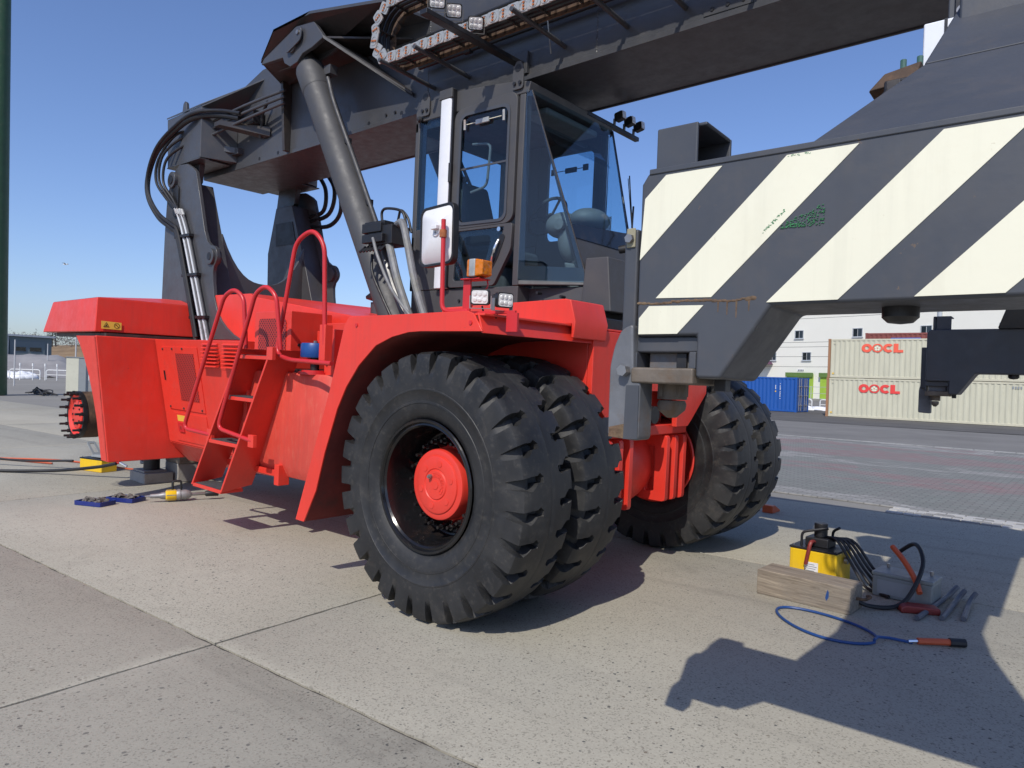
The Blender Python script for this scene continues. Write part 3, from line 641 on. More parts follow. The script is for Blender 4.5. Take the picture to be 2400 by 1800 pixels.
# steer axle with the bare hubs
sa = MB(); sa.cyl((-6.8,-1.6,.90),(-6.8,1.6,.90),.17,n=24); sa.box(-7.05,-6.55,-.9,.9,.75,1.15); axr = sa.build('rear_axle','dark_brown',RS,.01)
for s in (-1, 1):
    hb = MB(); P = lambda a: (0, s*a, 0)
    hb.lathe([(1.50,.20),(1.52,.30),(1.66,.30),(1.70,.285),(1.78,.285),(1.80,.305),(1.98,.305),(2.0,.30)],(-6.8,0,.90),(0,s,0),48)
    h = hb.build('wheel_hub','rusty',RS)
    f = MB(); f.lathe([(2.0,.235),(2.0,.31),(2.05,.31),(2.05,.275),(2.045,.27)],(-6.8,0,.90),(0,s,0),48); f.build('hub_flange','black',h)
    f = MB(); f.lathe([(2.046,.272),(2.03,.25),(1.99,.205),(1.99,.19),(2.03,.185),(2.034,.175),(2.034,0)],(-6.8,0,.90),(0,s,0),48); f.build('hub_cover','red',h)
    stud = MB().cyl((0,0,0),(0,s*.10,0),.015,n=8).cyl((0,s*.0,0),(0,s*.03,0),.024,n=6).mesh('wheel_stud','black')
    for q in range(16):
        a = 2*PI*q/16+.1; inst(stud,'wheel_stud',h,(-6.8+.29*math.cos(a), s*2.05, .90+.29*math.sin(a)))
    bolt_ = MB().cyl((0,0,0),(0,s*.012,0),.012,n=8).mesh('hub_bolt','black')
    for q in range(10):
        a = 2*PI*q/10; inst(bolt_,'hub_bolt',h,(-6.8+.13*math.cos(a), s*2.034, .90+.13*math.sin(a)))

# --- ladder and handrails
ld = bpy.data.objects
la = MB()
def stringer(xb, xt, wd):
    m = MB(); y0, y1 = -1.93, -1.60
    m.hex([(xb,y0,.40),(xb+.03,y0,.40),(xb+.03,y1,.45),(xb,y1,.45),(xt,y0+.10,1.84),(xt+.03,y0+.10,1.84),(xt+.03,y1+.1,1.84),(xt,y1+.1,1.84)]); return m
ladder = stringer(-3.16,-2.50,.3).build('ladder','red',RS,.005)
stringer(-3.77,-3.06,.3).build('stringer','red',ladder,.005)
for q, (z, xl, xr, y0) in enumerate(((.42,-3.74,-3.15,-1.925),(.90,-3.50,-2.93,-1.89),(1.36,-3.28,-2.72,-1.86),(1.775,-3.07,-2.53,-1.83))):
    s_ = MB().box(xl,xr,y0,y0+.24,z-.035,z).build('step','red',ladder,.004)
    MB().box(xl+.03,xr-.03,y0+.012,y0+.225,z+.001,z+.006).build('grip_strip','grip',s_)
MB().box(-3.62,-2.60,-1.62,-1.57,.60,.66).build('ladder_bar','red',ladder,.004)
MB().box(-2.66,-2.58,-1.64,-1.52,.52,.72).build('ladder_bracket','red',ladder,.004)
MB().box(-3.3,-3.22,-1.60,-1.52,.50,.76).build('ladder_bracket','red',ladder,.004)
def rail(name, pts, r=.021, rad=.10): return MB().tube(rounded(pts, rad, 6), r, 12).build(name,'red_rail',RS)
rail('handrail', [(-3.50,-1.86,.94),(-3.98,-1.93,.97),(-3.30,-1.88,2.36),(-3.14,-1.86,2.43),(-2.985,-1.84,2.34),(-2.95,-1.82,1.84)])
rail('handrail', [(-2.69,-1.86,.955),(-3.30,-1.90,1.03),(-2.70,-1.88,2.37),(-2.55,-1.86,2.44),(-2.40,-1.84,2.34),(-2.36,-1.80,1.84)])
rail('handrail', [(-1.56,-1.80,1.735),(-2.25,-1.78,1.75),(-2.50,-1.76,1.80),(-2.28,-1.73,2.85),(-2.06,-1.70,2.95),(-1.90,-1.68,2.80),(-1.87,-1.66,1.90)], .021, .12)
MB().box(-1.93,-1.84,-1.68,-1.60,1.75,2.08).build('rail_clip','red',RS,.005)
for x, z in ((-3.52,.94),(-2.70,.955),(-2.42,1.80)): MB().box(x-.05,x+.05,-1.88,-1.84,z-.06,z+.06).build('rail_clip','red',RS,.004)

# --- mast tower that carries the boom
tw_out = [(-6.63,4.30),(-6.50,4.38),(-6.25,4.36),(-6.06,4.27),(-5.98,4.21),(-5.83,3.80),(-5.69,3.40),(-5.60,3.25),(-5.50,3.19)]
tw_out += [(-5.47+.145*math.cos(R(a)), 3.04+.145*math.sin(R(a))) for a in range(80, -61, -20)]
tw_out += [(-5.42,2.84),(-5.41,2.72),(-5.37,2.52),(-5.28,2.34),(-5.16,2.21),(-5.03,2.12),(-4.85,2.03),(-4.64,1.96),(-6.9,1.96),(-6.91,2.56),(-6.89,3.2),(-6.88,3.51),(-6.84,3.94),(-6.74,4.22)]
for s in (-1, 1):
    t_ = MB(); t_.prism(tw_out,'y',s*.95,s*.90); tow = t_.build('boom_tower','dark_grey',RS,.008)
    inn = [(-6.6,4.1),(-6.15,4.1),(-5.98,3.7),(-5.72,3.1),(-5.45,2.4),(-5.2,1.97),(-6.75,1.97),(-6.8,3.4)]
    MB().prism(inn,'y',s*.90,s*.62).build('tower_core','dark_grey',tow,.012)
    MB().cyl((-5.47,s*.86,3.04),(-5.47,s*.985,3.04),.105,n=28).build('lug_boss','dark_grey',tow,.006)
    MB().cyl((-5.47,s*.985,3.04),(-5.47,s*.990,3.04),.05,n=20).build('lug_hole','black',tow)
    MB().cyl((-6.62,s*.93,4.18),(-6.62,s*1.0,4.18),.115,n=28).build('pivot_pin','dark_grey',tow,.008)
    MB().cyl((-6.62,s*1.0,4.18),(-6.62,s*1.012,4.18),.06,n=20).build('pin_cap','black',tow)
    MB().prism(rrect(-6.60,-6.44,3.66,4.10,.07,4),'y',s*.952,s*.975).build('pin_lock','black',tow,.004)
    MB().prism([(-6.58,3.85),(-6.12,3.85),(-6.0,3.5),(-6.55,3.5)],'y',s*.62,s*.612).build('access_cover','black',tow)
up_ = MB(); arc = [(-.64+1.28*i/16, 2.80+.62*(abs(-1+2*i/16)**2.6)) for i in range(17)]
up_.prism([(-.64,2.2)]+arc+[(.64,2.2)],'x',-5.86,-5.80); up_.build('tower_cross_plate','dark_grey',RS,.006)
up_ = MB(); up_.prism([(-.64,2.0),(-.64,2.5),(.64,2.5),(.64,2.0)],'x',-5.80,-5.2); up_.build('tower_base','dark_grey',RS,.01)

# --- boom
def zb(x): return 4.385+.012*x
X0, X1 = -6.75, 4.3
bm_ = MB().prism([(X0,zb(X0)),(X1,zb(X1)),(X1,5.45),(-2.0,5.45),(-4.0,5.56),(-5.2,5.55),(-5.69,5.415),(X0,5.405)],'y',-.48,.48)
boom = bm_.build('boom','dark_grey',RS,.012)
for s in (-1, 1):     # flange strips along the lower edges
    MB().hex([(-4.4,s*.478,zb(-4.4)-.012),(X1,s*.478,zb(X1)-.012),(X1,s*.50,zb(X1)-.012),(-4.4,s*.50,zb(-4.4)-.012),(-4.4,s*.478,zb(-4.4)+.035),(X1,s*.478,zb(X1)+.035),(X1,s*.50,zb(X1)+.035),(-4.4,s*.50,zb(-4.4)+.035)]).build('bottom_flange','dark_grey',boom,.004)
    yk = MB(); yk.hex([(-6.93,s*.92,4.40),(-5.95,s*.92,4.41),(-5.78,s*.481,4.41),(-6.93,s*.481,4.40),(-6.98,s*.92,5.10),(-5.95,s*.92,5.10),(-5.78,s*.481,5.10),(-6.98,s*.481,5.10)])
    yo = yk.build('boom_yoke','dark_grey',boom,.01)
    MB().prism([(-6.70,4.42),(-6.2,4.42),(-6.25,4.15),(-6.42,4.02),(-6.62,4.02),(-6.75,4.12)],'y',s*.80,s*.72).build('yoke_lug','dark_grey',yo,.006)
    MB().box(-6.9,-5.92,min(s*.5,s*.94),max(s*.5,s*.94),4.385,4.40).build('yoke_base','dark_grey',yo,.003)
    MB().plate([(-5.95,s*.92,5.10),(-5.15,s*.485,5.42),(-5.75,s*.485,5.10)],(0,0,-.02)).build('gusset','dark_grey',boom,.003)
    MB().plate([(-6.98,s*.93,5.10),(-5.95,s*.93,5.10),(-5.70,s*.485,5.40),(-6.75,s*.485,5.40)],(0,0,.02)).build('yoke_roof','dark_grey',boom,.003)
    # lifting bracket: outer cheek, rear bulkhead, sloping front wing and its flange
    chk = [(-4.28,5.20),(-4.03,5.495),(-3.30,5.495),(-3.02,5.20),(-3.25,5.14),(-3.42,5.12),(-3.52,5.05),(-3.66,5.03),(-3.78,5.10),(-3.82,5.17)]
    ck = MB().prism(chk,'y',s*1.02,s*.97).build('lift_bracket','dark_grey',boom,.008)
    MB().prism(chk,'y',s*.80,s*.76).build('inner_cheek','dark_grey',ck,.006)
    MB().prism([(s*.485,zb(-4.5)+.02),(s*.485,5.30),(s*.62,5.24),(s*.56,zb(-4.5)+.02)],'x',-4.52,-4.47).build('bulkhead','dark_brown',ck,.004)
    MB().plate([(-3.06,s*1.03,5.235),(-2.17,s*.505,4.585),(-2.14,s*.505,4.53),(-3.02,s*1.03,5.175)],(0,-s*.10,0)).build('wing_flange','dark_grey',ck,.004)
    MB().plate([(-4.6,s*.50,5.16),(-4.27,s*1.03,5.22),(-4.02,s*1.03,5.51),(-3.29,s*1.03,5.51),(-2.05,s*1.02,5.275),(-1.95,s*.49,5.275),(-4.0,s*.49,5.51)],(0,0,.03)).build('bracket_top','dark_grey',ck)
    MB().plate([(-4.60,s*.485,5.19),(-4.27,s*.97,5.21),(-3.06,s*.97,5.21),(-2.2,s*.49,5.15)],(0,0,.02)).build('bracket_floor','dark_brown',ck)
    MB().plate([(-3.06,s*1.02,5.20),(-3.06,s*.485,5.20),(-2.15,s*.485,4.56),(-2.15,s*.52,4.56)],(0,0,.02)).build('wing_floor','dark_brown',ck)
    pn = MB().cyl((-3.62,s*.70,5.255),(-3.62,s*1.045,5.255),.085,n=28).build('lift_pin','dark_grey',ck,.005)
    MB().prism(rpoly([(-3.70,5.16),(-3.40,5.26),(-3.40,5.40),(-3.52,5.42),(-3.72,5.32)],.06),'y',s*1.045,s*1.06).build('pin_keeper','dark_grey',ck,.004)
    MB().cyl((-3.46,s*1.06,5.345),(-3.46,s*1.075,5.345),.026,n=6).build('keeper_bolt','steel',ck)
    # lift cylinder
    P0, P1 = Vector((-1.72,s*.88,2.0)), Vector((-3.62,s*.88,5.255)); d = (P1-P0).normalized()
    cy = MB().cyl(P0, P1-d*.30, .158, n=40).build('lift_cylinder','cylinder_grey',RS,.006)
    L_ = (P1-P0).length
    MB().lathe([(L_-.62,.160),(L_-.60,.166),(L_-.33,.166),(L_-.30,.158),(L_-.295,.12)],P0,d,40).build('cylinder_head','cylinder_grey',cy)
    MB().lathe([(L_-.30,.115),(L_-.18,.112),(L_-.12,.10),(L_-.06,.085)],P0,d,28,True).build('rod_eye','dark_grey',cy)
    sd_ = Vector((d.z,0,-d.x))
    pp = [P0+d*q+sd_*a+Vector((0,s*.03,0)) for q, a in ((1.10,.205),(1.9,.21),(2.55,.205),(2.85,.21),(3.05,.235),(3.12,.24))]
    MB().tube(catmull(pp,5),.021,10).build('oil_pipe','cylinder_grey',cy)
    MB().box(-3.26,-3.14,s*.80-.05,s*.80+.05,4.90,5.0).build('pipe_port','dark_grey',cy,.004)
    for q in (1.5,2.3): 
        c_ = P0+d*q+sd_*.18; MB().box(c_.x-.03,c_.x+.03,c_.y-.03,c_.y+.03,c_.z-.03,c_.z+.03).build('pipe_clip','black',cy,.003)
# weld seams, stiffener lines and bolt rows on the boom side
for s in (-1, 1):
    for x in (-1.95, .12, 2.1):
        wm = MB()
        for i in range(40): wm.blob((x, s*.4805, zb(x)+.05+i*.025), .010, .005, .014, 6, .2)
        wm.build('weld_seam', 'dark_grey', boom)
    for x in (-2.6,-2.45,1.15,1.27,1.39): MB().cyl((x,s*.48,zb(x)+.09),(x,s*.494,zb(x)+.09),.016,n=6).build('bolt','black',boom)
    MB().box(1.08,1.46,min(s*.48,s*.487),max(s*.48,s*.487),zb(1.2)+.05,zb(1.2)+.13).build('wear_pad_plate','dark_grey',boom,.003)
    for x in (-5.2,-4.75,-2.9,-2.35): MB().cyl((x,s*.478,zb(x)+.06),(x,s*.482,zb(x)+.06),.024,n=16).build('drain_hole','black',boom)
# rear hydraulic pipes, clamps and hose bundles
for q in range(3):
    z0 = 4.88-q*.09
    MB().tube(catmull([(-6.29,-.80,z0-.01),(-6.0,-.78,z0+.03),(-5.2,-.72,z0+.12),(-4.38,-.64,5.05-q*.075)],4),.019,10).build('oil_pipe','dark_grey',boom)
    MB().box(-6.32,-6.27,-.83,-.76,z0-.04,z0+.035).build('pipe_clamp','green_clamp',boom,.004)
MB().box(-6.27,-5.62,-.56,-.48,4.50,4.58).build('pipe_bracket','dark_grey',boom,.004)
MB().hex([(-6.24,-.86,4.60),(-6.18,-.86,4.60),(-5.62,-.50,4.50),(-5.68,-.50,4.50),(-6.24,-.86,4.67),(-6.18,-.86,4.67),(-5.62,-.50,4.58),(-5.68,-.50,4.58)]).build('pipe_bracket','dark_grey',boom,.004)
MB().hex([(-5.75,-.84,4.80),(-5.60,-.84,4.80),(-4.92,-.50,4.62),(-5.1,-.50,4.62),(-5.75,-.84,4.86),(-5.60,-.84,4.86),(-4.92,-.50,4.74),(-5.1,-.50,4.74)]).build('valve_bracket','dark_brown',boom,.004)
MB().box(-5.42,-5.08,-.66,-.50,4.78,4.96).build('valve_block','black',boom,.006)
MB().tube(catmull([(-4.9,-.56,5.05),(-5.02,-.56,4.9),(-5.05,-.55,4.75),(-5.1,-.53,4.62)],4),.02,8).build('valve_hose','hose',boom)
for q, (x, y, z) in enumerate(((-6.45,-.90,5.15),(-3.75,.6,5.5))):
    MB().prism([(x-.07,z-.03),(x+.07,z-.03),(x+.045,z+.08),(x,z+.11),(x-.045,z+.08)],'y',y-.02,y+.02).build('lifting_eye','dark_grey',boom,.006)
hos = [[(-5.3,-.72,4.86),(-5.7,-.80,4.95),(-6.06,-.95,4.95),(-6.48,-1.0,4.86),(-6.94,-1.06,4.62),(-7.2,-1.07,4.28),(-7.18,-1.06,3.98),(-6.9,-1.03,3.68),(-6.55,-1.0,3.50),(-6.38,-.99,3.38),(-6.11,-.99,2.82),(-5.84,-.99,2.21),(-5.73,-.99,1.94)],
       [(-6.30,-.82,4.80),(-6.55,-.95,4.73),(-6.80,-1.05,4.52),(-6.86,-1.06,4.2),(-6.66,-1.02,3.95),(-6.42,-1.0,3.76)],
       [(-6.30,-.82,4.70),(-6.5,-.94,4.62),(-6.70,-1.04,4.45),(-6.74,-1.05,4.15),(-6.54,-1.0,3.9),(-6.37,-1.0,3.74)],
       [(-6.30,-.82,4.88),(-6.6,-.97,4.80),(-6.92,-1.05,4.50),(-6.98,-1.05,4.2),(-6.74,-1.02,3.95),(-6.46,-1.0,3.77)]]
for q, h_ in enumerate(hos): MB().tube(catmull(h_,6),.036 if q == 0 else .019,10).build('hydraulic_hose','hose',RS)
MB().tube(catmull([(p[0]+.06,p[1]-.03,p[2]+.045) for p in hos[0]],6),.024,10).build('hydraulic_hose','hose',RS)
for q in range(4):
    dx = q*.062
    pts = [(-6.45+dx,-1.0,3.76-dx*.2),(-6.36+dx,-.99,3.62-dx*.2),(-6.22+dx,-.985,3.37-dx*.2),(-5.95+dx,-.985,2.81-dx*.2),(-5.69+dx,-.985,2.25-dx*.2),(-5.56+dx,-.985,1.94)]
    MB().tube(catmull(pts,4),.017,10).build('tower_pipe','flaked_pipe' if q in (0,2) else 'dark_grey',RS)
    MB().tube([pts[0],(-6.40+dx,-.995,3.68-dx*.2)],.025,8).build('hose_fitting','galvanised',RS)
for x, z in ((-6.22,3.36),(-5.97,2.82),(-5.71,2.25)):
    MB().box(x-.20,x+.24,-1.02,-.95,z-.02,z+.02).build('pipe_clamp','black',RS,.005).rotation_euler = (0,0,0)
for pts in ([(-6.12,.90,3.95),(-5.81,.95,4.04),(-5.77,.95,4.35),(-5.93,.90,4.62)], [(-6.12,.90,3.88),(-5.66,.95,3.98),(-5.54,.95,4.32),(-5.72,.90,4.62)], [(-6.1,.90,3.81),(-5.62,.95,3.80),(-5.36,.95,4.02),(-5.42,.9,4.5)]):
    MB().tube(catmull(pts,6),.032,10).build('hydraulic_hose','hose',RS)
# --- energy chain with its support rods along the boom
link = MB()
lp = rpoly([(-.066,-.050),(.066,-.050),(.066,.050),(-.066,.050)],.022,3)
link.prism(lp,'y',-.006,.006); link.cur = 1
for z in (-.026,0,.026): link.cyl((0,-.006,z),(0,-.016,z),.0095,n=8)
link.cur = 0; link.lathe([(-.006,.044),(-.0095,.044),(-.0095,.038),(-.006,.038)],(0,0,0),(0,1,0),18)
link_me = link.mesh('chain_link',['galvanised','orange_rust'])
link2 = MB(); link2.cur = 0; link2.prism(lp,'y',-.006,.006); link2_me = link2.mesh('chain_link',['rusty'])
bar_me = MB().box(-.006,.006,-.10,.10,-.03,.03).mesh('chain_bar','dark_brown')
zc0, zc1 = 4.655, 5.19; rad = (zc1-zc0)/2; xl = -1.80
path = []; L_ = .108; x = 2.2
while x > xl: path.append((x, zc0, 0)); x -= L_
k = int(PI*rad/L_)
for q in range(k+1):
    a = -PI/2 - PI*(q+.3)/(k+.6); path.append((xl+rad*math.cos(a), (zc0+zc1)/2+rad*math.sin(a), -(PI*(q+.3)/(k+.6))))
x = xl
while x < 2.2: path.append((x, zc1, 0)); x += L_
ch = MB().box(2.16,2.34,-1.10,-.86,zc0-.05,zc1+.05).build('chain_anchor','dark_grey',RS,.006)
for q, (x, z, a) in enumerate(path):
    inst(link_me,'chain_link',ch,(x,-1.085-.008*(q % 2),z),(0,a,0)); 
    if q % 3 == 0: inst(bar_me,'chain_bar',ch,(x,-.98,z),(0,a,0))
    inst(link2_me,'chain_link',ch,(x,-.875,z),(0,a,0))
for y in (-.925,-.98,-1.035):
    pts = [(2.2,y,zc0+.0),(xl,y,zc0)] + [(xl-rad*math.sin(PI*i/10), y, (zc0+zc1)/2-rad*math.cos(PI*i/10)) for i in range(1,10)] + [(xl,y,zc1),(2.2,y,zc1)]
    MB().tube(pts,.02,8).build('chain_hose','hose',ch)
for x, yt in ((-1.845,-1.20),(-1.356,-1.20),(-.21,-1.20),(.415,-1.20),(.93,-1.20),(1.5,-1.2)):
    MB().cyl((x,-.47,4.565),(x,yt,4.60),.021,n=14).build('support_rod','dark_grey',RS,.003)
for q, (z, r_) in enumerate(((4.78,.022),(4.87,.026),(4.96,.022),(5.04,.022))):
    MB().tube([(-2.0,-.56-.04*(q % 2),z),(3.0,-.56-.04*(q % 2),z+.03)],r_,8).build('oil_pipe','black',boom)
    MB().cyl((-1.35+.2*q,-.56-.04*(q % 2),z),(-1.27+.2*q,-.56-.04*(q % 2),z),r_*1.5,n=8).build('pipe_union','black',boom)
MB().tube([(-.30,-.70,5.2),(-.30,-.66,4.9),(-.33,-.52,4.52)],.006,6).build('cable','steel',boom)
# lamp bar on the boom
lb = MB().box(-.72,-.64,-1.70,-.50,4.49,4.53).build('lamp_bar','black',RS,.004)
MB().box(-.76,-.60,-.52,-.48,4.42,4.62).build('bar_flange','dark_grey',lb,.004)
def lamp(parent, c, aim, sz=.062, name='work_lamp'):
    """square work lamp: finned body, bezel, lens, bracket; built facing -y then turned to its aim"""
    q = Vector(aim).normalized().to_track_quat('-Y','Z').to_matrix().to_4x4(); T_ = Matrix.Translation(c) @ q
    m = MB(); s = sz
    m.prism(rrect(-s,s,-s*.82,s*.82,s*.3,3),'y',-.028,.01); m.prism(rrect(-s*.8,s*.8,-s*.65,s*.65,s*.2,3),'y',.01,.05)
    for i in range(5): m.box(-s*.75+i*s*.37,-s*.68+i*s*.37,.05,.07,-s*.6,s*.6)
    o = m.build(name,'black',parent,.004); o.matrix_local = T_
    l = MB().prism(rrect(-s*.86,s*.86,-s*.68,s*.68,s*.24,4),'y',-.033,-.02)
    for i in range(3):
        for k_ in (-1, 1): l.lathe([(-.0335,s*.24),(-.037,s*.18),(-.038,0)],((i-1)*s*.52,0,k_*s*.30),(0,1,0),12)
    l.build('lens','lamp_lens',o)
    g = MB(); 
    for i in (-1, 1): g.box(i*(s+.008)-.003,i*(s+.008)+.003,-.01,.025,-s*1.15,s*.15)
    g.box(-s-.011,s+.011,-.01,.025,-s*1.2,-s*1.12); g.build('bracket','steel',o)
    return o
for c in ((-.66,-1.575,4.635),(-.66,-1.39,4.635),(-.66,-1.135,4.635)): lamp(lb, c, (.62,-.62,-.46), .066)

# --- cab
NY, FY = -.80, .50
def quad_pt(P, u, v):
    a, b, c, d = [Vector(p) for p in P]; return (a*(1-u)+b*u)*(1-v) + (d*(1-u)+c*u)*v
def quad_frame(P, bl, br, bb, bt, off, thick):
    """frame ring in a quad a,b,c,d (a bottom start, b bottom end, c top end, d top start), borders as fractions"""
    a, b, c, d = [Vector(p) for p in P]; nrm = (b-a).cross(d-a).normalized()
    o = [a, b, c, d]; i = [quad_pt(P, bl, bb), quad_pt(P, 1-br, bb), quad_pt(P, 1-br, 1-bt), quad_pt(P, bl, 1-bt)]
    m = MB(); vs = [q+nrm*off for q in o+i] + [q+nrm*(off+thick) for q in o+i]; fs = []
    for k in range(4):
        j = (k+1) % 4; fs += [(k, j, 4+j, 4+k), (8+k, 12+k, 12+j, 8+j), (k, 8+k, 8+j, j), (4+k, 4+j, 12+j, 12+k)]
    return m.add(vs, fs)
def pane(P, name, parent, mat='cab_glass', th=.006):
    a, b, c, d = [Vector(p) for p in P]; n = (b-a).cross(d-a).normalized()*th
    return MB().plate(P, n).build(name, mat, parent)
cab_ = MB()
cab_.prism([(-1.74,4.10),(-.33,4.10),(-.31,4.19),(-.45,4.225),(-1.2,4.30),(-1.70,4.27),(-1.75,4.2)],'y',NY,FY)         # roof
cab_.hex([(-1.72,NY+.01,2.2),(.30,-.60,2.2),(.30,.30,2.2),(-1.72,FY,2.2),(-1.72,NY+.01,2.465),(.22,-.56,2.465),(.22,.26,2.465),(-1.72,FY,2.465)])
cab_.hex([(-1.72,NY+.005,2.19),(-.36,NY+.005,2.19),(-.36,0,2.19),(-1.72,0,2.19),(-1.72,NY+.005,2.47),(-.36,NY+.005,2.47),(-.36,0,2.47),(-1.72,0,2.47)])
for y0, y1 in ((NY, NY+.05), (FY-.05, FY)):
    cab_.box(-1.745,-1.685,y0,y1,2.47,4.10); cab_.box(-.425,-.36,y0,y1+(.04 if y0 < 0 else 0),2.47,4.10)
    cab_.box(-1.685,-1.20,y0,y1,2.47,3.06); cab_.box(-1.35,-1.19,y0,y1,3.06,4.10)
cab_.box(-1.745,-1.70,NY,FY,2.47,3.0); cab_.box(-1.745,-1.70,NY,FY,4.0,4.10)
for P in ([(-.36,NY,2.475),(.21,-.555,2.475),(.19,-.545,2.52),(-.36,NY,2.52)], [(.21,.255,2.475),(-.36,FY,2.475),(-.36,FY,2.52),(.19,.245,2.52)]):
    cab_.plate(P, (0,.04 if P[0][1] < 0 else -.04,0))
cab = cab_.build('cab','cab_grey',RS,.010)
MB().prism(rpoly([(-1.72,2.46),(-.36,2.46),(.20,2.46),(.20,2.47),(-1.72,2.47)],.001,1),'y',-.55,.25).build('cab_floor','black',cab)
# rear side window, pale pillar cover, far side window
pane([(-1.685,NY+.012,3.06),(-1.345,NY+.012,3.06),(-1.345,NY+.012,4.10),(-1.685,NY+.012,4.10)],'window_pane',cab)
quad_frame([(-1.685,NY+.020,3.06),(-1.345,NY+.020,3.06),(-1.345,NY+.020,4.10),(-1.685,NY+.020,4.10)],.22,.12,.10,.07,-.01,.004).build('window_border','tint_band',cab)
pc = MB().prism([(-1.345,NY),(-1.345,NY-.05),(-1.325,NY-.06),(-1.225,NY-.06),(-1.205,NY-.05),(-1.205,NY)],'z',2.475,4.22).build('pillar_cover','white_paint',cab,.006)
MB().box(-1.36,-1.19,NY-.065,NY,4.22,4.31).build('pillar_cap','cab_grey',pc,.008)
MB().box(-1.205,-1.185,NY-.045,NY-.005,2.48,4.30).build('door_seal','black',pc)
for z in (3.45, 2.75): MB().cyl((-1.19,NY-.05,z),(-1.19,NY-.05,z+.17),.017,n=10).build('hinge','black',pc)
MB().lathe([(0,.022),(.03,.03),(.05,.02),(.055,0)],(-1.66,NY,4.115),(0,-1,0),12).build('marker','black',cab)
# door
do, di = [(-1.185,3.01),(-.43,3.01),(-.43,4.115),(-1.185,4.105)], [(-1.105,3.045),(-.505,3.035),(-.505,4.04),(-1.105,4.05)]
d_ = MB(); d_.frame(rpoly([(-1.185,3.012),(-.43,3.012),(-.43,4.135),(-1.185,4.10)],.10,6), rpoly(di,.09,6),'y',NY-.022,NY+.02)
lo, li = [(-1.185,2.48),(-.62,2.48),(-.44,2.78),(-.43,3.010),(-1.185,3.010)], [(-1.125,2.54),(-.80,2.535),(-.64,2.72),(-.515,2.985),(-1.095,2.99)]
d_.frame(rpoly(lo,.03,3), rpoly(li,.03,3),'y',NY-.022,NY+.02)
door = d_.build('cab_door','cab_grey',RS,.006)
MB().frame(rpoly([(-1.11,3.04),(-.50,3.03),(-.50,4.045),(-1.11,4.055)],.09,6), rpoly([(-1.085,3.065),(-.525,3.055),(-.525,4.02),(-1.085,4.03)],.08,6),'y',NY-.03,NY-.0225).build('window_trim','spreader_grey',door)
MB().prism(rpoly([(-1.11,3.04),(-.50,3.03),(-.50,4.045),(-1.11,4.055)],.09,6),'y',NY-.008,NY-.003).build('window_pane','cab_glass',door)
MB().prism(rpoly([(-1.13,2.535),(-.80,2.53),(-.635,2.72),(-.51,2.99),(-1.10,2.995)],.03,3),'y',NY-.008,NY-.003).build('window_pane','cab_glass',door)
MB().frame(rpoly([(-1.12,2.545),(-.80,2.54),(-.64,2.72),(-.52,2.98),(-1.095,2.985)],.03,4), rpoly([(-1.06,2.57),(-.86,2.57),(-.74,2.70),(-.68,2.93),(-1.03,2.94)],.06,4),'y',NY-.001,NY+.002).build('window_border','tint_band',door)
MB().box(-1.10,-.51,NY-.012,NY-.002,3.545,3.562).build('window_rail','spreader_grey',door)
MB().prism(rpoly([(-.655,2.60),(-.575,2.72),(-.50,2.90),(-.545,2.93),(-.60,2.84),(-.70,2.66)],.03,3),'y',NY-.028,NY-.022).build('handle_plate','black',door)
MB().tube(catmull([(-.645,NY-.03,2.66),(-.615,NY-.055,2.72),(-.585,NY-.06,2.80),(-.565,NY-.035,2.87)],4),.013,8).build('handle','chrome',door)
MB().cyl((-.575,NY-.02,2.965),(-.575,NY-.032,2.965),.020,n=16).build('lock','chrome',door)
for x in (-1.04,-.57): MB().cyl((x,NY-.03,3.90),(x,NY-.035,3.99),.012,n=6).build('blind_clip','galvanised',door)
MB().box(-.90,-.74,NY-.045,NY-.025,3.92,3.965).build('blind_motor','galvanised',door,.006)
MB().cyl((-1.02,NY-.03,3.945),(-.60,NY-.03,3.945),.0035,n=6).build('blind_rod','cream',door)
MB().tube(rounded([(-1.04,NY+.08,3.36),(-.86,NY+.10,3.40),(-.83,NY+.10,3.78),(-1.04,NY+.08,3.80)],.06,4),.012,8).build('grab_bar','console',door)
# glazed front: near corner pane, sloping windscreen, far corner pane
NB, NT, FB, FT = (.195,-.55,2.50), (-.31,-.775,4.12), (.195,.25,2.50), (-.31,.475,4.12)
near_q = [(-.36,NY,2.52), NB, NT, (-.35,NY,4.12)]; far_q = [FB, (-.36,FY,2.52), (-.35,FY,4.12), FT]
def lerp(a, b, t): return tuple(Vector(a).lerp(Vector(b), t))
t0 = .30; NM, FM = lerp(NB,NT,t0), lerp(FB,FT,t0); ws_q = [NM, FM, FT, NT]
pane(near_q,'window_pane',cab); pane(far_q,'window_pane',cab); pane(ws_q,'windscreen',cab)
quad_frame(near_q,.10,.08,.075,.03,-.008,.004).build('window_border','tint_band',cab)
quad_frame(far_q,.04,.04,.06,.03,-.008,.004).build('window_border','tint_band',cab)
MB().tube([NB,NT],.007,8).build('windscreen_seal','dark_brown',cab); MB().tube([FB,FT],.011,8).build('windscreen_seal','black',cab)
dn = Vector((.05,0,.02)); cw_ = MB(); cw_.hex([Vector(NB)-Vector((.10,-.05,0)), Vector(FB)-Vector((.10,.05,0)), FB, NB, Vector(NM)-Vector((.10,-.05,0)), Vector(FM)-Vector((.10,.05,0)), FM, NM]); cowl = cw_.build('front_cowl','cab_grey',cab,.004)
MB().plate([lerp(NM,NT,-.10),lerp(FM,FT,-.10),lerp(FM,FT,.07),lerp(NM,NT,.0)],(.006,0,.002)).build('cowl_band','tint_band',cab)
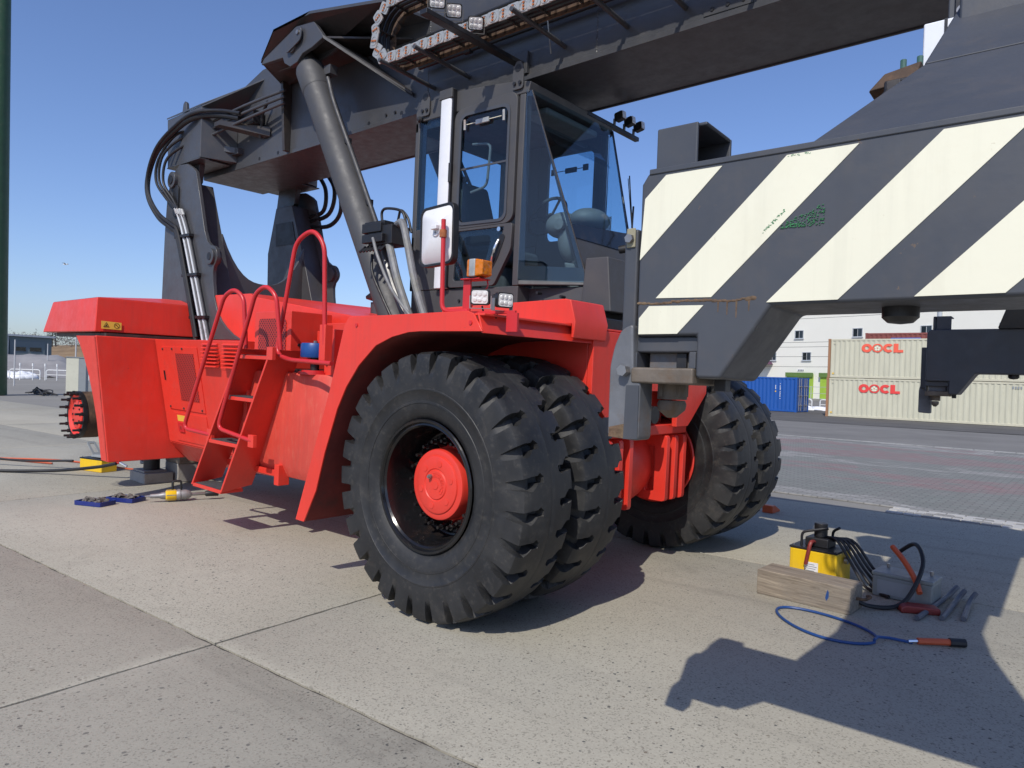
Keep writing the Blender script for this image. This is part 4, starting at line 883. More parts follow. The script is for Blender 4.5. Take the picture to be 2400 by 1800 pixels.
fb = MB(); fb.hex([(.16,-.60,2.27),(.46,-.60,2.25),(.46,.30,2.25),(.16,.30,2.27),(.18,-.58,2.70),(.40,-.58,2.70),(.40,.28,2.70),(.18,.28,2.70)]); fb.build('front_box','cab_grey',cab,.012)
for x, z in ((-.5,2.40),(.05,2.37),(-1.05,2.36),(-.2,2.41)): MB().cyl((x,NY+ (.0 if x < -.36 else .13),z),(x,NY-.01+(.0 if x < -.36 else .08),z),.013,n=8).build('bolt','black',cab)
# wiper
wp = MB(); wp.tube([(.33,-.02,2.86),(.12,.22,3.10),(.10,.26,3.30)],.009,6); wp.tube([(.26,.02,2.90),(-.02,.36,3.62)],.006,6); wp.tube([(.20,.12,2.92),(-.04,.37,3.60)],.004,6); wpo = wp.build('wiper','black',cab)
MB().cyl((.20,-.10,2.84),(.36,-.06,2.86),.035,n=14).build('wiper_pivot','black',wpo)
# far side and rear glazing
ff = MB(); ff.frame(rpoly([(-1.19,2.47),(-.425,2.47),(-.425,4.10),(-1.19,4.10)],.01,5), rpoly([(-1.08,3.10),(-.50,3.10),(-.50,3.98),(-1.08,3.98)],.09,5),'y',FY-.04,FY); ff.build('far_door','cab_grey',cab)
pane([(-1.08,FY-.02,3.1),(-.50,FY-.02,3.1),(-.50,FY-.02,3.98),(-1.08,FY-.02,3.98)],'window_pane',cab)
pane([(-1.685,FY-.02,3.06),(-1.35,FY-.02,3.06),(-1.35,FY-.02,4.10),(-1.685,FY-.02,4.10)],'window_pane',cab)
pane([(-1.73,FY,3.0),(-1.73,NY,3.0),(-1.73,NY,4.0),(-1.73,FY,4.0)],'window_pane',cab)
bl = MB(); bl.box(-1.02,-.96,FY-.06,FY-.045,3.78,3.84); bl.box(-.62,-.56,FY-.06,FY-.045,3.78,3.84); bl.box(-.84,-.70,FY-.06,FY-.045,3.78,3.83); bl.cyl((-1.0,FY-.05,3.81),(-.58,FY-.05,3.81),.004,n=6); bl.build('blind_motor','black',cab)
# inside: seat, console, wheel, sun visor
se = MB(); se.box(-1.35,-.85,-.38,.10,2.75,2.90); se.hex([(-1.48,-.38,2.85),(-1.32,-.38,2.85),(-1.32,.10,2.85),(-1.48,.10,2.85),(-1.62,-.32,3.62),(-1.52,-.32,3.62),(-1.52,.04,3.62),(-1.62,.04,3.62)]); se.box(-1.3,-.95,-.30,.02,2.47,2.75); seat = se.build('seat','seat_grey',cab,.04)
MB().box(-1.25,-.75,-.56,-.44,2.92,3.04).build('armrest','black',seat,.02)
for q in range(5): MB().cyl((-1.12+q*.06,-.52,3.04),(-1.12+q*.06,-.52,3.07),.012,n=8).build('button','galvanised',seat)
co = MB(); co.blob((-.40,-.15,3.10),.17,.13,.12,20); co.blob((-.30,-.15,2.96),.12,.11,.20,20); co.blob((-.17,-.04,3.14),.17,.22,.11,20); cons = co.build('steering_console','console',cab,0,sharp=80)
MB().lathe([(0,.055),(.03,.05),(.035,0)],(-.33,-.27,3.08),(0,-1,0),16).build('column_cap','console',cab)
MB().hex([(-.24,-.20,2.47),(-.10,-.20,2.47),(-.10,-.06,2.47),(-.24,-.06,2.47),(-.32,-.22,2.75),(-.16,-.22,2.72),(-.16,-.05,2.72),(-.32,-.05,2.75)]).build('steering_column','console',cab,.02)
swm = MB(); n1 = Vector((-.72,0,.70)).normalized(); u_ = Vector((0,1,0)); w_ = n1.cross(u_); c_ = Vector((-.58,-.15,3.20))
ringp = [c_+(u_*math.cos(2*PI*i/28)+w_*math.sin(2*PI*i/28))*.21 for i in range(29)]; swm.tube(ringp,.016,8,False)
swm.cyl(c_-n1*.06,c_-n1*.02,.06,n=16)
for a in (0.4, PI-.4, -PI/2): swm.tube([c_-n1*.04,c_+(u_*math.cos(a)+w_*math.sin(a))*.205],.012,6)
swm.build('steering_wheel','seat_grey',cab)
MB().box(-.62,-.36,-.5,.3,4.02,4.08).build('overhead_panel','console',cab,.02)
MB().plate([(-.36,-.55,3.90),(-.36,.3,3.90),(-.20,.3,3.70),(-.20,-.55,3.70)],(.004,0,.004)).build('sun_visor','cab_glass',cab)
MB().box(-1.68,-1.45,FY-.10,FY-.05,2.47,4.0).build('rear_duct','console',cab)
for z0, z1 in ((3.05,3.28),(2.85,3.03)): MB().plate([(-.40,FY-.062,z0),(-.25,FY-.062,z0),(-.25,FY-.062,z1),(-.40,FY-.062,z1)],(0,.002,0)).build('notice_sheet','white_paint',cab)
# roof: lifting eyes, lamp bar
for x in (-1.60,-.44):
    g = MB(); g.prism(rpoly([(x-.06,4.14),(x+.06,4.14),(x+.06,4.30),(x+.03,4.38),(x-.03,4.38),(x-.06,4.30)],.03,3),'y',NY-.02,NY-.005); ey = g.build('lifting_eye','cab_grey',cab,.003)
    MB().cyl((x,NY-.021,4.32),(x,NY-.0225,4.32),.034,n=18).build('eye_hole','black',ey)
    for k_ in (-1,1): MB().cyl((x+k_*.03,NY-.02,4.19),(x+k_*.03,NY-.035,4.19),.016,n=6).build('bolt','black',ey)
rb = MB().box(-.36,-.31,.05,.98,4.16,4.20).build('roof_lamp_bar','black',RS,.004)
for y in (.52,.70,.88):
    l = MB(); l.prism(rpoly([(-.30,4.22),(-.21,4.24),(-.22,4.32),(-.31,4.30)],.015,2),'y',y-.035,y+.035); lo_ = l.build('work_lamp','black',rb,.005)
    MB().plate([(-.208,y-.03,4.245),(-.208,y+.03,4.245),(-.218,y+.03,4.315),(-.218,y-.03,4.315)],(.004,0,0)).build('lens','lamp_lens',lo_)
    MB().box(-.33,-.31,y-.01,y+.01,4.19,4.26).build('bracket','steel',lo_)
# exhaust rain cap on the hood
ex = MB(); ex.cyl((-3.45,.2,2.2),(-3.45,.2,2.50),.10,n=24); exo = ex.build('exhaust_stack','dark_grey',RS)
MB().lathe([(0,.09),(.02,.16),(.05,.165),(.09,.12),(.10,0)],(-3.45,.2,2.52),(0,0,1),24).build('rain_cap','black',exo)
# valve block and hoses at the lift cylinder
vb = MB(); vb.box(-2.02,-1.72,-1.16,-1.0,2.94,3.10); vb.box(-1.90,-1.56,-1.20,-.98,2.86,3.04); vb.box(-1.98,-1.70,-1.22,-1.16,2.98,3.07); vb.box(-1.95,-1.65,-1.24,-1.18,2.88,2.96)
vbo = vb.build('valve_block','black',RS,.008)
for q in range(7): MB().cyl((-1.96+q*.05,-1.18,2.86),(-1.97+q*.05,-1.24,2.80),.012,n=6).build('plug','black',vbo)
for pts, r_, m_ in (([(-1.58,-1.12,3.05),(-1.46,-1.16,3.04),(-1.36,-1.18,2.85),(-1.22,-1.20,2.5),(-1.05,-1.20,2.14)],.034,'hose_grey'),
                    ([(-1.66,-1.15,2.88),(-1.58,-1.18,2.78),(-1.42,-1.22,2.5),(-1.22,-1.22,2.14)],.036,'hose_grey'),
                    ([(-1.78,-1.24,2.92),(-1.66,-1.26,2.72),(-1.45,-1.26,2.42),(-1.16,-1.24,2.14)],.015,'hose_grey'),
                    ([(-1.86,-1.06,2.90),(-1.74,-1.08,2.65),(-1.6,-1.08,2.4),(-1.40,-1.08,2.1)],.030,'dark_grey'),
                    ([(-1.96,-1.10,2.80),(-1.92,-1.12,2.62),(-1.78,-1.10,2.38),(-1.62,-1.08,2.14)],.014,'hose'),
                    ([(-1.85,-1.08,3.10),(-1.86,-1.08,3.20),(-1.76,-1.1,3.22),(-1.52,-1.12,3.16),(-1.45,-1.12,3.02)],.013,'hose'),
                    ([(-1.62,-1.08,3.10),(-1.56,-1.1,3.18),(-1.46,-1.1,3.10),(-1.40,-1.1,2.96)],.012,'hose')):
    MB().tube(catmull(pts,6),r_,10).build('hydraulic_hose',m_,RS)
MB().box(-1.10,-.95,-1.2,-1.0,2.10,2.16).build('junction_cover','cream',RS,.006)
# mirror on its post
mr = MB(); mr.tube(rounded([(.30,-2.06,2.13),(.10,-2.11,2.125),(.085,-2.115,2.74)],.06,5),.016,10); post = mr.build('mirror_post','red_rail',RS)
MB().cyl((.086,-2.115,2.62),(.086,-2.115,2.67),.024,n=12).build('mirror_clamp','orange_rust',post)
def mirror():
    Tm = Matrix.Translation((-.065,-2.0,2.66)) @ Matrix.Rotation(R(-6),4,'Z') @ Matrix.Rotation(R(-1.5),4,'Y')
    sh = MB(); lv = [(rrect(-.175,.175,-.195,.195,.05,4),0),(rrect(-.172,.172,-.192,.192,.05,4),-.028),(rrect(-.125,.135,-.15,.15,.045,4),-.062),(rrect(.005,.125,-.05,.10,.02,4),-.088)]
    n = len(lv[0][0])
    for l, y in lv:
        for x, z in l: sh.v.append(Vector((x,y,z)))
    for r_ in range(3): sh.f += [(r_*n+i,r_*n+(i+1) % n,(r_+1)*n+(i+1) % n,(r_+1)*n+i) for i in range(n)]
    sh.f += [list(range(n))[::-1],list(range(3*n,4*n))]; sh.m = [0]*len(sh.f)
    o = sh.build('mirror','white_plastic',RS,.004,sharp=50); o.matrix_local = Tm
    MB().frame(rrect(-.190,.190,-.210,.210,.058,4),rrect(-.172,.172,-.192,.192,.05,4),'y',-.035,.014).build('mirror_rim','black',o,.004)
    MB().prism(rrect(-.17,.17,-.19,.19,.05,4),'y',.002,.008).build('mirror_glass','chrome',o)
    MB().lathe([(-.085,.052),(-.098,.048),(-.098,.0)],(.075,0,.025),(0,1,0),20).build('swivel','white_plastic',o)
    MB().box(.06,.12,-.13,-.09,.015,.045).build('swivel_arm','white_plastic',o,.006)
    for x, z in ((.055,.04),(.075,.0)): MB().cyl((x,-.098,z),(x,-.104,z),.008,n=8).build('screw','steel',o)
mirror()
# indicator and work lamps on the front corner of the deck
ip = MB(); ip.box(.25,.315,-2.07,-2.055,2.10,2.33); ip.box(.25,.42,-2.10,-1.99,2.33,2.338); ipo = ip.build('indicator_post','red_rail',RS,.003)
ib = MB(); ib.box(.335,.39,-2.115,-2.0,2.345,2.46); ibo = ib.build('indicator','galvanised',RS,.008)
MB().hex([(.39,-2.115,2.345),(.45,-2.105,2.355),(.45,-2.01,2.355),(.39,-2.0,2.345),(.39,-2.115,2.46),(.45,-2.105,2.45),(.45,-2.01,2.45),(.39,-2.0,2.46)]).build('amber_lens','amber_lens',ibo,.008)
MB().hex([(.31,-2.105,2.35),(.335,-2.115,2.345),(.335,-2.0,2.345),(.31,-2.01,2.35),(.31,-2.105,2.455),(.335,-2.115,2.46),(.335,-2.0,2.46),(.31,-2.01,2.455)]).build('amber_lens','amber_lens',ibo,.006)
lbar = MB(); lbar.box(.32,.70,-2.06,-2.04,2.105,2.125); lbar.box(.63,.72,-2.06,-2.04,1.99,2.11); lbo = lbar.build('lamp_bar','red_rail',RS,.003)
lamp(lbo,(.405,-2.06,2.215),(.50,-.85,-.05),.062); lamp(lbo,(.60,-2.06,2.19),(.95,-.30,-.05),.058)
MB().tube(catmull([(.40,-2.04,2.16),(.42,-2.03,2.10),(.47,-2.02,2.07),(.53,-2.03,2.10),(.50,-2.04,2.06),(.44,-2.03,2.05)],4),.006,6).build('lamp_cable','hose',lbo)
MB().tube(catmull([(.40,-2.0,2.34),(.42,-2.02,2.28),(.34,-2.03,2.22),(.30,-2.04,2.15)],4),.005,6).build('lamp_cable','red_rail',lbo)

# ---------------------------------------------------------------- container spreader hanging from the boom head
SP = thing('container_spreader', 'dark grey container spreader with cream hazard stripes hanging in front of the cab', 'spreader', (3.405,-.162,.105), (R(-.55),0,R(2.0)))
SP.scale = (.92, 1.07, .92)
XO = 3.513
def sx_(pts): return [(x-XO, z) for x, z in pts]
half = sx_([(2.307,1.855),(2.555,1.855),(2.62,1.80),(2.625,1.705),(2.60,1.70)])
endp = [(-1.206,1.855),(-.985,1.855),(-.985,1.715),(-.90,1.715),(-.745,1.945),(.745,1.945),(.90,1.715),(.985,1.715),(.985,1.855),(1.206,1.855),(1.206,2.38),(1.18,2.42),(-1.18,2.42),(-1.206,2.38)]
for s in (-1, 1):
    far = s > 0
    def Y(a): return s*a
    eb = MB().prism(endp,'y',Y(3.05),Y(2.76)).build('end_beam','spreader_grey',SP,.012)
    if far: eb.location.x = -.10
    MB().box(-1.175,1.175,min(Y(3.054),Y(3.03)),max(Y(3.054),Y(3.03)),2.408,2.428).build('top_lip','spreader_grey',eb,.004)
    for c in (-1, 1):
        def B(x0, x1, y0, y1, z0, z1, name, mat, bev=.006):
            return MB().box(min(c*x0,c*x1),max(c*x0,c*x1),min(Y(y0),Y(y1)),max(Y(y0),Y(y1)),z0,z1).build(name,mat,eb,bev)
        B(.985,1.215,2.80,3.06,1.693,1.748,'corner_block','rusty_steel',.008)
        B(.985,1.215,2.80,3.03,1.80,1.856,'corner_shelf','spreader_grey',.008)
        B(1.02,1.18,2.84,3.00,1.745,1.802,'corner_web','worn_steel',.004)
        B(.985,1.01,2.82,3.045,1.745,1.802,'corner_web','spreader_grey',.004)
        B(1.205,1.218,2.82,3.04,1.745,1.80,'corner_web','spreader_grey',.003)
        B(1.035,1.072,3.0,3.012,1.748,1.800,'lock_slot','black',.003)
        # twistlock
        tw = MB(); cx = c*1.13
        tw.cyl((cx,Y(2.926),1.64),(cx,Y(2.926),1.70),.050,n=20)
        for a in (.4,.9,2.2,2.8): tw.box(cx+.048*math.cos(a*2)-.006,cx+.048*math.cos(a*2)+.006,Y(2.926)+.048*math.sin(a*2)-.006,Y(2.926)+.048*math.sin(a*2)+.006,1.65,1.70)
        lo_ = [(rpoly([(cx-.030,Y(2.926)-.05),(cx+.030,Y(2.926)-.05),(cx+.030,Y(2.926)+.05),(cx-.030,Y(2.926)+.05)],.02,3),1.636),(rpoly([(cx-.034,Y(2.926)-.054),(cx+.034,Y(2.926)-.054),(cx+.034,Y(2.926)+.054),(cx-.034,Y(2.926)+.054)],.02,3),1.622),
               (rpoly([(cx-.032,Y(2.926)-.05),(cx+.032,Y(2.926)-.05),(cx+.032,Y(2.926)+.05),(cx-.032,Y(2.926)+.05)],.02,3),1.602),(rpoly([(cx-.012,Y(2.926)-.016),(cx+.012,Y(2.926)-.016),(cx+.012,Y(2.926)+.016),(cx-.012,Y(2.926)+.016)],.008,3),1.575)]
        o_ = len(tw.v); n = len(lo_[0][0])
        for l, z in lo_:
            for x, y in l: tw.v.append(Vector((x,y,z)))
        for r_ in range(3): tw.f += [(o_+r_*n+i,o_+r_*n+(i+1) % n,o_+(r_+1)*n+(i+1) % n,o_+(r_+1)*n+i) for i in range(n)]
        tw.f += [[o_+i for i in range(n)][::-1],[o_+3*n+i for i in range(n)]]; tw.m += [0]*(3*n+2)
        tw.build('twistlock','rusty_steel',eb,.0)
        B(.93,.97,2.90,2.94,1.675,1.716,'landing_pin','black',.002)
        # guide post and worn corner guide
        gp = B(1.222,1.278,2.90,3.03,1.772,2.235,'guide_post','spreader_grey',.01)
        MB().cyl((c*1.25,Y(3.03),2.20),(c*1.25,Y(3.05),2.20),.016,n=6).build('guide_bolt','steel',gp)
        MB().box(min(c*1.232,c*1.266),max(c*1.232,c*1.266),min(Y(3.03),Y(3.036)),max(Y(3.03),Y(3.036)),2.17,2.238).build('guide_strap','tan_metal',gp,.004)
        MB().cyl((c*1.235,Y(3.04),1.735),(c*1.235,Y(3.085),1.735),.02,n=6).build('hinge_bolt','steel',gp)
        B(1.213,1.232,3.03,3.045,1.70,1.84,'hinge_plate','rusty',.003)
        gpoly = rpoly([(c*1.215,1.90),(c*1.262,1.88),(c*1.288,1.82),(c*1.303,1.75),(c*1.303,1.50),(c*1.180,1.493),(c*1.180,1.70),(c*1.205,1.70)],.018,4)
        cg = MB().prism(gpoly,'y',Y(3.055),Y(2.97)).build('corner_guide','worn_steel',eb,.008)
        MB().prism([(c*1.232,1.685),(c*1.182,1.685),(c*1.182,1.50),(c*1.236,1.497)],'y',Y(3.0585),Y(3.0555)).build('guide_return','spreader_grey',cg)
        MB().prism([(c*1.296,1.535),(c*1.296,1.502),(c*1.196,1.497),(c*1.192,1.56)],'y',Y(3.0565),Y(3.0555)).build('rust_patch','rust_weld',cg)
    # inverted channel loop on top
    lp_ = MB(); lp_.box(-1.165,-1.015,min(Y(3.03),Y(3.018)),max(Y(3.03),Y(3.018)),2.425,2.572); lp_.box(-1.165,-.99,min(Y(3.018),Y(2.84)),max(Y(3.018),Y(2.84)),2.558,2.572); lp_.box(-1.13,-.99,min(Y(2.84),Y(2.828)),max(Y(2.84),Y(2.828)),2.425,2.572); lp_.box(-1.165,-1.14,min(Y(3.018),Y(2.84)),max(Y(3.018),Y(2.84)),2.425,2.558)
    lp_.build('lifting_loop','spreader_grey',eb,.006)
    MB().lathe([(0,.05),(.03,.05),(.045,.035),(.05,0)],(-.42,Y(2.90),1.945),(0,0,-1),20).build('sensor','black',eb)
    # gooseneck plate rising to the telescopic beam
    nk = MB(); nk.hex([(-.66,Y(3.05),2.42),(.66,Y(3.05),2.42),(.66,Y(2.70),2.42),(-.66,Y(2.70),2.42),(-.47,Y(2.46),2.87),(.47,Y(2.46),2.87),(.47,Y(2.16),2.80),(-.47,Y(2.16),2.80)])
    nk.hex([(-.47,Y(2.46),2.871),(.47,Y(2.46),2.871),(.47,Y(2.16),2.801),(-.47,Y(2.16),2.801),(-.42,Y(1.95),3.36),(.42,Y(1.95),3.36),(.42,Y(1.65),3.36),(-.42,Y(1.65),3.36)])
    nk.build('gooseneck','spreader_grey',SP,.012)
    for x in (-.25,.25): MB().box(x-.16,x+.16,min(Y(2.15),Y(.2)),max(Y(2.15),Y(.2)),2.92,3.36).build('telescopic_beam','spreader_grey',SP,.012)
    MB().box(-.03,.03,min(Y(2.6),Y(2.3)),max(Y(2.6),Y(2.3)),2.46,2.80).build('neck_rib','spreader_grey',SP,.006)
    # hazard stripes: painted parallelograms
    S = sx_([(2.325,2.328),(2.401,2.4),(2.597,2.4),(2.313,2.118)]); ST = [S, sx_([(2.80,2.4),(3.002,2.4),(2.576,1.979),(2.379,1.984)]), sx_([(3.21,2.4),(3.415,2.4),(2.960,1.955),(2.754,1.955)])]
    ST += [sx_([(3.61,2.4),(3.815,2.4),(3.36,1.955),(3.155,1.955)]), sx_([(4.01,2.4),(4.215,2.4),(3.76,1.955),(3.555,1.955)]), sx_([(4.41,2.4),(4.615,2.4),(4.16,1.955),(3.955,1.955)]), sx_([(4.705,2.29),(4.705,2.08),(4.58,1.955),(4.375,1.955)]), sx_([(2.318,1.917),(2.355,1.958),(2.551,1.954),(2.462,1.862),(2.318,1.862)])]
    for p in ST: MB().prism(p,'y',Y(3.0500),Y(3.0522)).build('hazard_stripe','cream',eb)
    wv = MB()
    for i in range(26):
        x = 2.318+i*.0158; wv.blob((x-XO,Y(3.0495),1.969+random.uniform(-.002,.002)-.003*math.sin(i*.4)),.013,.0025,.0045+random.uniform(-.001,.0015)+(.004 if i > 23 else 0),8,.15)
    wv.build('weld_bead','rust_weld',eb)
    dr_ = MB()
    for i, x in enumerate((2.60,2.63,2.66,2.70)):
        dr_.prism(sx_([(x-.003,1.965),(x+.003,1.965),(x+.0012,1.965-.035-.01*(i % 3)),(x-.0012,1.965-.035-.01*(i % 3))]),'y',Y(3.0501),Y(3.0507))
    dr_.build('rust_streak','rust_weld',eb)
    gs = MB()
    for i in range(300):
        if i < 210: x = random.uniform(2.79,2.915); z = 2.178+(.012+(x-2.79)*.42)*random.random()**1.3
        elif i < 280: x = random.uniform(2.735,2.80); z = 2.17+ (x-2.735)*.95+random.uniform(-.006,.006)
        else: x = random.uniform(2.80,2.87); z = 2.396+random.uniform(-.004,.002)
        a, b_ = random.uniform(.0008,.0030), random.uniform(.0002,.0007)
        gs.prism(sx_([(x-a,z-b_),(x+a*.2,z-b_*1.6),(x+a,z+b_*.3),(x+a*.6,z+b_*2),(x-a*.7,z+b_)]),'y',Y(3.0500),Y(3.0526+.0001*(i % 7)))
    gs.build('paint_scrape','green_scrape',eb)['kind'] = 'stuff'
cf = MB(); cf.box(-.46,.46,-1.30,1.30,2.86,2.92); cf.box(-.46,-.445,-1.30,1.30,2.92,3.42); cf.box(.445,.46,-1.30,1.30,2.92,3.42); cf.box(-.46,.46,-1.30,1.30,3.42,3.50); cfo = cf.build('centre_frame','spreader_grey',SP,.008)
MB().lathe([(0,.42),(.05,.45),(.10,.45),(.12,.40),(.16,.40)],(0,0,3.50),(0,0,1),40,True).build('rotator','black',cfo)
hh = MB(); hp = [(-.62,3.66),(.5,3.66),(.5,4.70),(-.55,4.70),(-.70,4.5),(-.70,3.8)]; hh.prism(hp,'y',-.56,-.50); hh.prism(hp,'y',.50,.56); hh.box(-.60,.46,-.50,.50,3.66,3.74); hh.build('boom_head_link','spreader_grey',cfo,.012)
MB().box(-.66,-.58,-.585,-.56,3.86,4.5).build('head_slot','black',cfo,.006)
MB().cyl((-.62,-.585,4.05),(-.62,-.60,4.05),.03,n=16).build('head_bolt','steel',cfo)
vb_ = MB().box(-.86,-.47,-1.35,-.95,3.12,3.36).build('valve_bank','black',cfo,.012)
for q in range(4): MB().box(-.84+q*.09,-.77+q*.09,-1.385,-1.35,3.16,3.34).build('valve_section','dark_brown',cfo,.006)
MB().hex([(-.95,-1.30,3.34),(-.72,-1.30,3.36),(-.72,-1.0,3.36),(-.95,-1.0,3.34),(-.88,-1.26,3.44),(-.70,-1.26,3.47),(-.70,-1.0,3.47),(-.88,-1.0,3.44)]).build('valve_cover','rusty',cfo,.01)
MB().box(-.72,-.47,-1.15,-.62,3.44,3.72).build('control_box','white_paint',cfo,.01)
MB().box(-.62,-.605,-1.154,-1.15,3.44,3.72).build('box_seam','black',cfo)
for q in range(5): MB().tube(catmull([(-.83+q*.07,-1.37,3.30),(-.86+q*.06,-1.42,3.20),(-.80+q*.05,-1.42,3.08),(-.60,-1.36,3.02)],5),.013,8).build('hydraulic_hose','hose',cfo)
for q in range(3): MB().cyl((-.80+q*.08,-1.20,3.46),(-.80+q*.08,-1.20,3.52),.016,n=8).build('fitting','green_clamp',cfo)

# ---------------------------------------------------------------- jacking gear and tools on the ground
def hyd_pump(loc, rz, label, group=None, sz=(.36,.26,.24)):
    t = thing('hydraulic_pump', label, 'hydraulic pump', loc, (0,0,rz), group); w_, d_, h_ = sz
    MB().box(-w_/2,w_/2,-d_/2,d_/2,0,h_).build('reservoir','yellow',t,.012)
    lid = MB().box(-w_/2-.004,w_/2+.004,-d_/2-.004,d_/2+.004,h_,h_+.018).build('lid','black',t,.004)
    for a in (-1,1):
        for b_ in (-1,1): MB().cyl((a*(w_/2-.025),b_*(d_/2-.025),h_+.018),(a*(w_/2-.025),b_*(d_/2-.025),h_+.03),.009,n=6).build('bolt','steel',lid)
    return t, h_
p1_, h1 = hyd_pump((1.63,1.14,0), R(-3), 'yellow hydraulic pump box with hanging red grip behind the timber beam', None, (.40,.36,.27))
MB().box(-.10,.10,-.10,.10,h1+.018,h1+.10).build('pump_head','black',p1_,.012); MB().cyl((0,0,h1+.1),(0,0,h1+.22),.055,n=16).build('motor','black',p1_,.006)
MB().tube(catmull([(-.02,-.08,h1+.06),(-.02,-.17,h1+.07),(-.03,-.195,h1-.0),(-.05,-.20,h1-.12)],5),.017,8).build('pendant','dark_red',p1_); MB().cyl((-.05,-.20,h1-.12),(-.055,-.20,h1-.18),.008,n=8).build('pendant_tip','chrome',p1_)
lb2 = MB().box(-.06,.05,-.184,-.181,.08,.17).build('label_plate','white_plastic',p1_)
for q in range(4): MB().box(-.05,.02+.01*(q % 3),-.1855,-.184,.095+q*.018,.100+q*.018).build('label_line','cabinet_grey',lb2)
MB().cyl((.21,0,.20),(.235,0,.20),.03,n=14).build('gauge_port','steel',p1_); MB().box(-.2,.2,-.186,-.182,.0,.03).build('skirt','yellow',p1_,.004)
for q in range(5): MB().tube(catmull([(.04,.0,h1+.10-.01*q),(.16+q*.02,-.06+q*.03,h1+.10),(.30+q*.03,-.05+.03*q,.16),(.42+q*.03,.06*q-.1,.03),(.62,.05*q-.2,.02)],5),.013,8).build('hose','hose',p1_)
for q, yy in ((0,-.12),(1,.12)): MB().tube(rounded([(-.12+.18*q,yy,h1+.02),(-.12+.18*q,yy,h1+.14),(.08+.06*q,yy*.4,h1+.19)],.04,3),.012,8).build('carry_bar','black',p1_)
p2_, h2 = hyd_pump((-8.66,-1.10,0), R(14), 'yellow foot pump with grey pedal beside the bare rear hub', None, (.54,.26,.19))
MB().hex([(-.10,-.07,h2+.03),(.24,-.07,h2+.03),(.24,.07,h2+.03),(-.10,.07,h2+.03),(-.06,-.06,h2+.07),(.24,-.06,h2+.07),(.24,.06,h2+.07),(-.06,.06,h2+.07)]).build('pump_body','cabinet_grey',p2_,.008)
MB().frame(rrect(-.14,.14,-.07,.07,.03,2),rrect(-.10,.08,-.035,.035,.015,2),'z',0,.014).build('pedal','cabinet_grey',p2_,.002).matrix_local = Matrix.Translation((-.12,0,h2+.15)) @ Matrix.Rotation(R(48),4,'Y')
MB().cyl((-.06,-.1205,.06),(-.06,-.1225,.06),.028,n=20).build('maker_mark','black',p2_)
MB().cyl((-.06,-.1215,.06),(-.06,-.1235,.06),.016,n=20).build('mark_ring','yellow',p2_)
tb_ = MB().prism(rpoly([(-.36,0),(.36,0),(.36,.20),(-.36,.20)],.012,3),'y',-.14,.14).build('timber_beam','timber',None,.006)
tag(tb_,'thick weathered timber beam lying in front of the yellow pump box','timber'); tb_.location = (1.77,.40,0); tb_.rotation_euler = (0,0,R(-3))
mk = MB().prism([(.19,.07),(.205,.10),(.205,.14),(.195,.155),(.185,.12),(.18,.09)],'y',-.1415,-.1405).build('blue_mark','blue_hose',tb_)
rg_ = MB().tube(rounded([(.36,.0,.10),(.42,.0,.10),(.46,.02,.13),(.42,.05,.12)],.02,3),.012,8).build('end_eye','rusty',tb_)
lp_ = [(1.72+.0*0,-.20)]; N_ = 40; pts = []
for i in range(N_+1):
    a = 2*PI*i/N_; pts.append((2.05+.36*math.cos(a)+.03*math.sin(2*a), -.16+.24*math.sin(a)-.10*math.cos(a), .012))
hs = MB().tube(pts[3:]+[(2.41,-.262,.03),(2.415,-.20,.034),(2.47,-.12,.02),(2.60,-.08,.012)],.010,8).build('air_hose','blue_hose'); tag(hs,'thin blue air hose lying in a long loop on the concrete','hose')
gu = thing('air_tool','orange and black air tool lying at the end of the blue hose','tool',(2.74,.02,0),(0,0,R(35)))
MB().cyl((-.14,0,.025),(.06,0,.03),.022,n=10).build('handle','orange_hose',gu); MB().cyl((.06,0,.03),(.16,0,.03),.028,n=10).build('head','black',gu); MB().cyl((-.2,0,.02),(-.14,0,.025),.012,n=8).build('coupling','chrome',gu)
bt = thing('battery','grey truck battery standing beside the yellow pump box','battery',(2.33,1.06,0),(0,0,R(-4)))
MB().box(-.22,.22,-.13,.13,0,.17).build('case','battery_case',bt,.012); MB().box(-.225,.225,-.135,.135,.17,.20).build('cover','battery_case',bt,.008)
for x in (-.16,.16): MB().cyl((x,.08,.20),(x,.08,.235),.012,n=10).build('terminal','steel',bt)
MB().box(-.18,.10,-.1335,-.1305,.03,.14).build('cell_label','cabinet_grey',bt)
cb = MB().tube(catmull([(2.06,.42,.10),(2.2,.50,.03),(2.38,.70,.05),(2.46,.95,.30),(2.36,1.20,.42),(2.2,1.3,.30)],6),.017,8).build('battery_cable','hose'); tag(cb,'black cable looping from the timber beam up to the battery','cable')
cb = MB().tube(catmull([(2.20,1.15,.38),(2.32,1.02,.30),(2.42,.9,.20),(2.47,.82,.12)],5),.022,8).build('jump_lead','orange_hose'); tag(cb,'short orange lead across the battery','cable')
rp = MB().prism(rpoly([(-.14,0),(.14,0),(.14,.05),(-.10,.06),(-.14,.04)],.015,3),'y',-.06,.06).build('grease_gun','dark_red',None,.012); tag(rp,'dull red hand tool on the concrete by the battery','tool'); rp.location = (2.48,.72,0); rp.rotation_euler = (0,0,R(30))
for q, (x, y, lab) in enumerate(((2.56,.95,'longest of the three dark pry bars beside the battery'),(2.66,.98,'middle one of the three dark pry bars beside the battery'),(2.76,1.02,'rightmost of the three dark pry bars beside the battery'))):
    L2 = (.95,.72,.60)[q]
    o = MB().tube(catmull([(0,-L2/2,.02),(0,-.1,.022),(.0,L2*.35,.03),(.03,L2/2,.08)],5),.020,8).build('pry_bar','bar_steel'); o.location = (x,y,0); o.rotation_euler = (0,0,R(-5+4*q)); tag(o,lab,'pry bar','pry bars on the concrete')
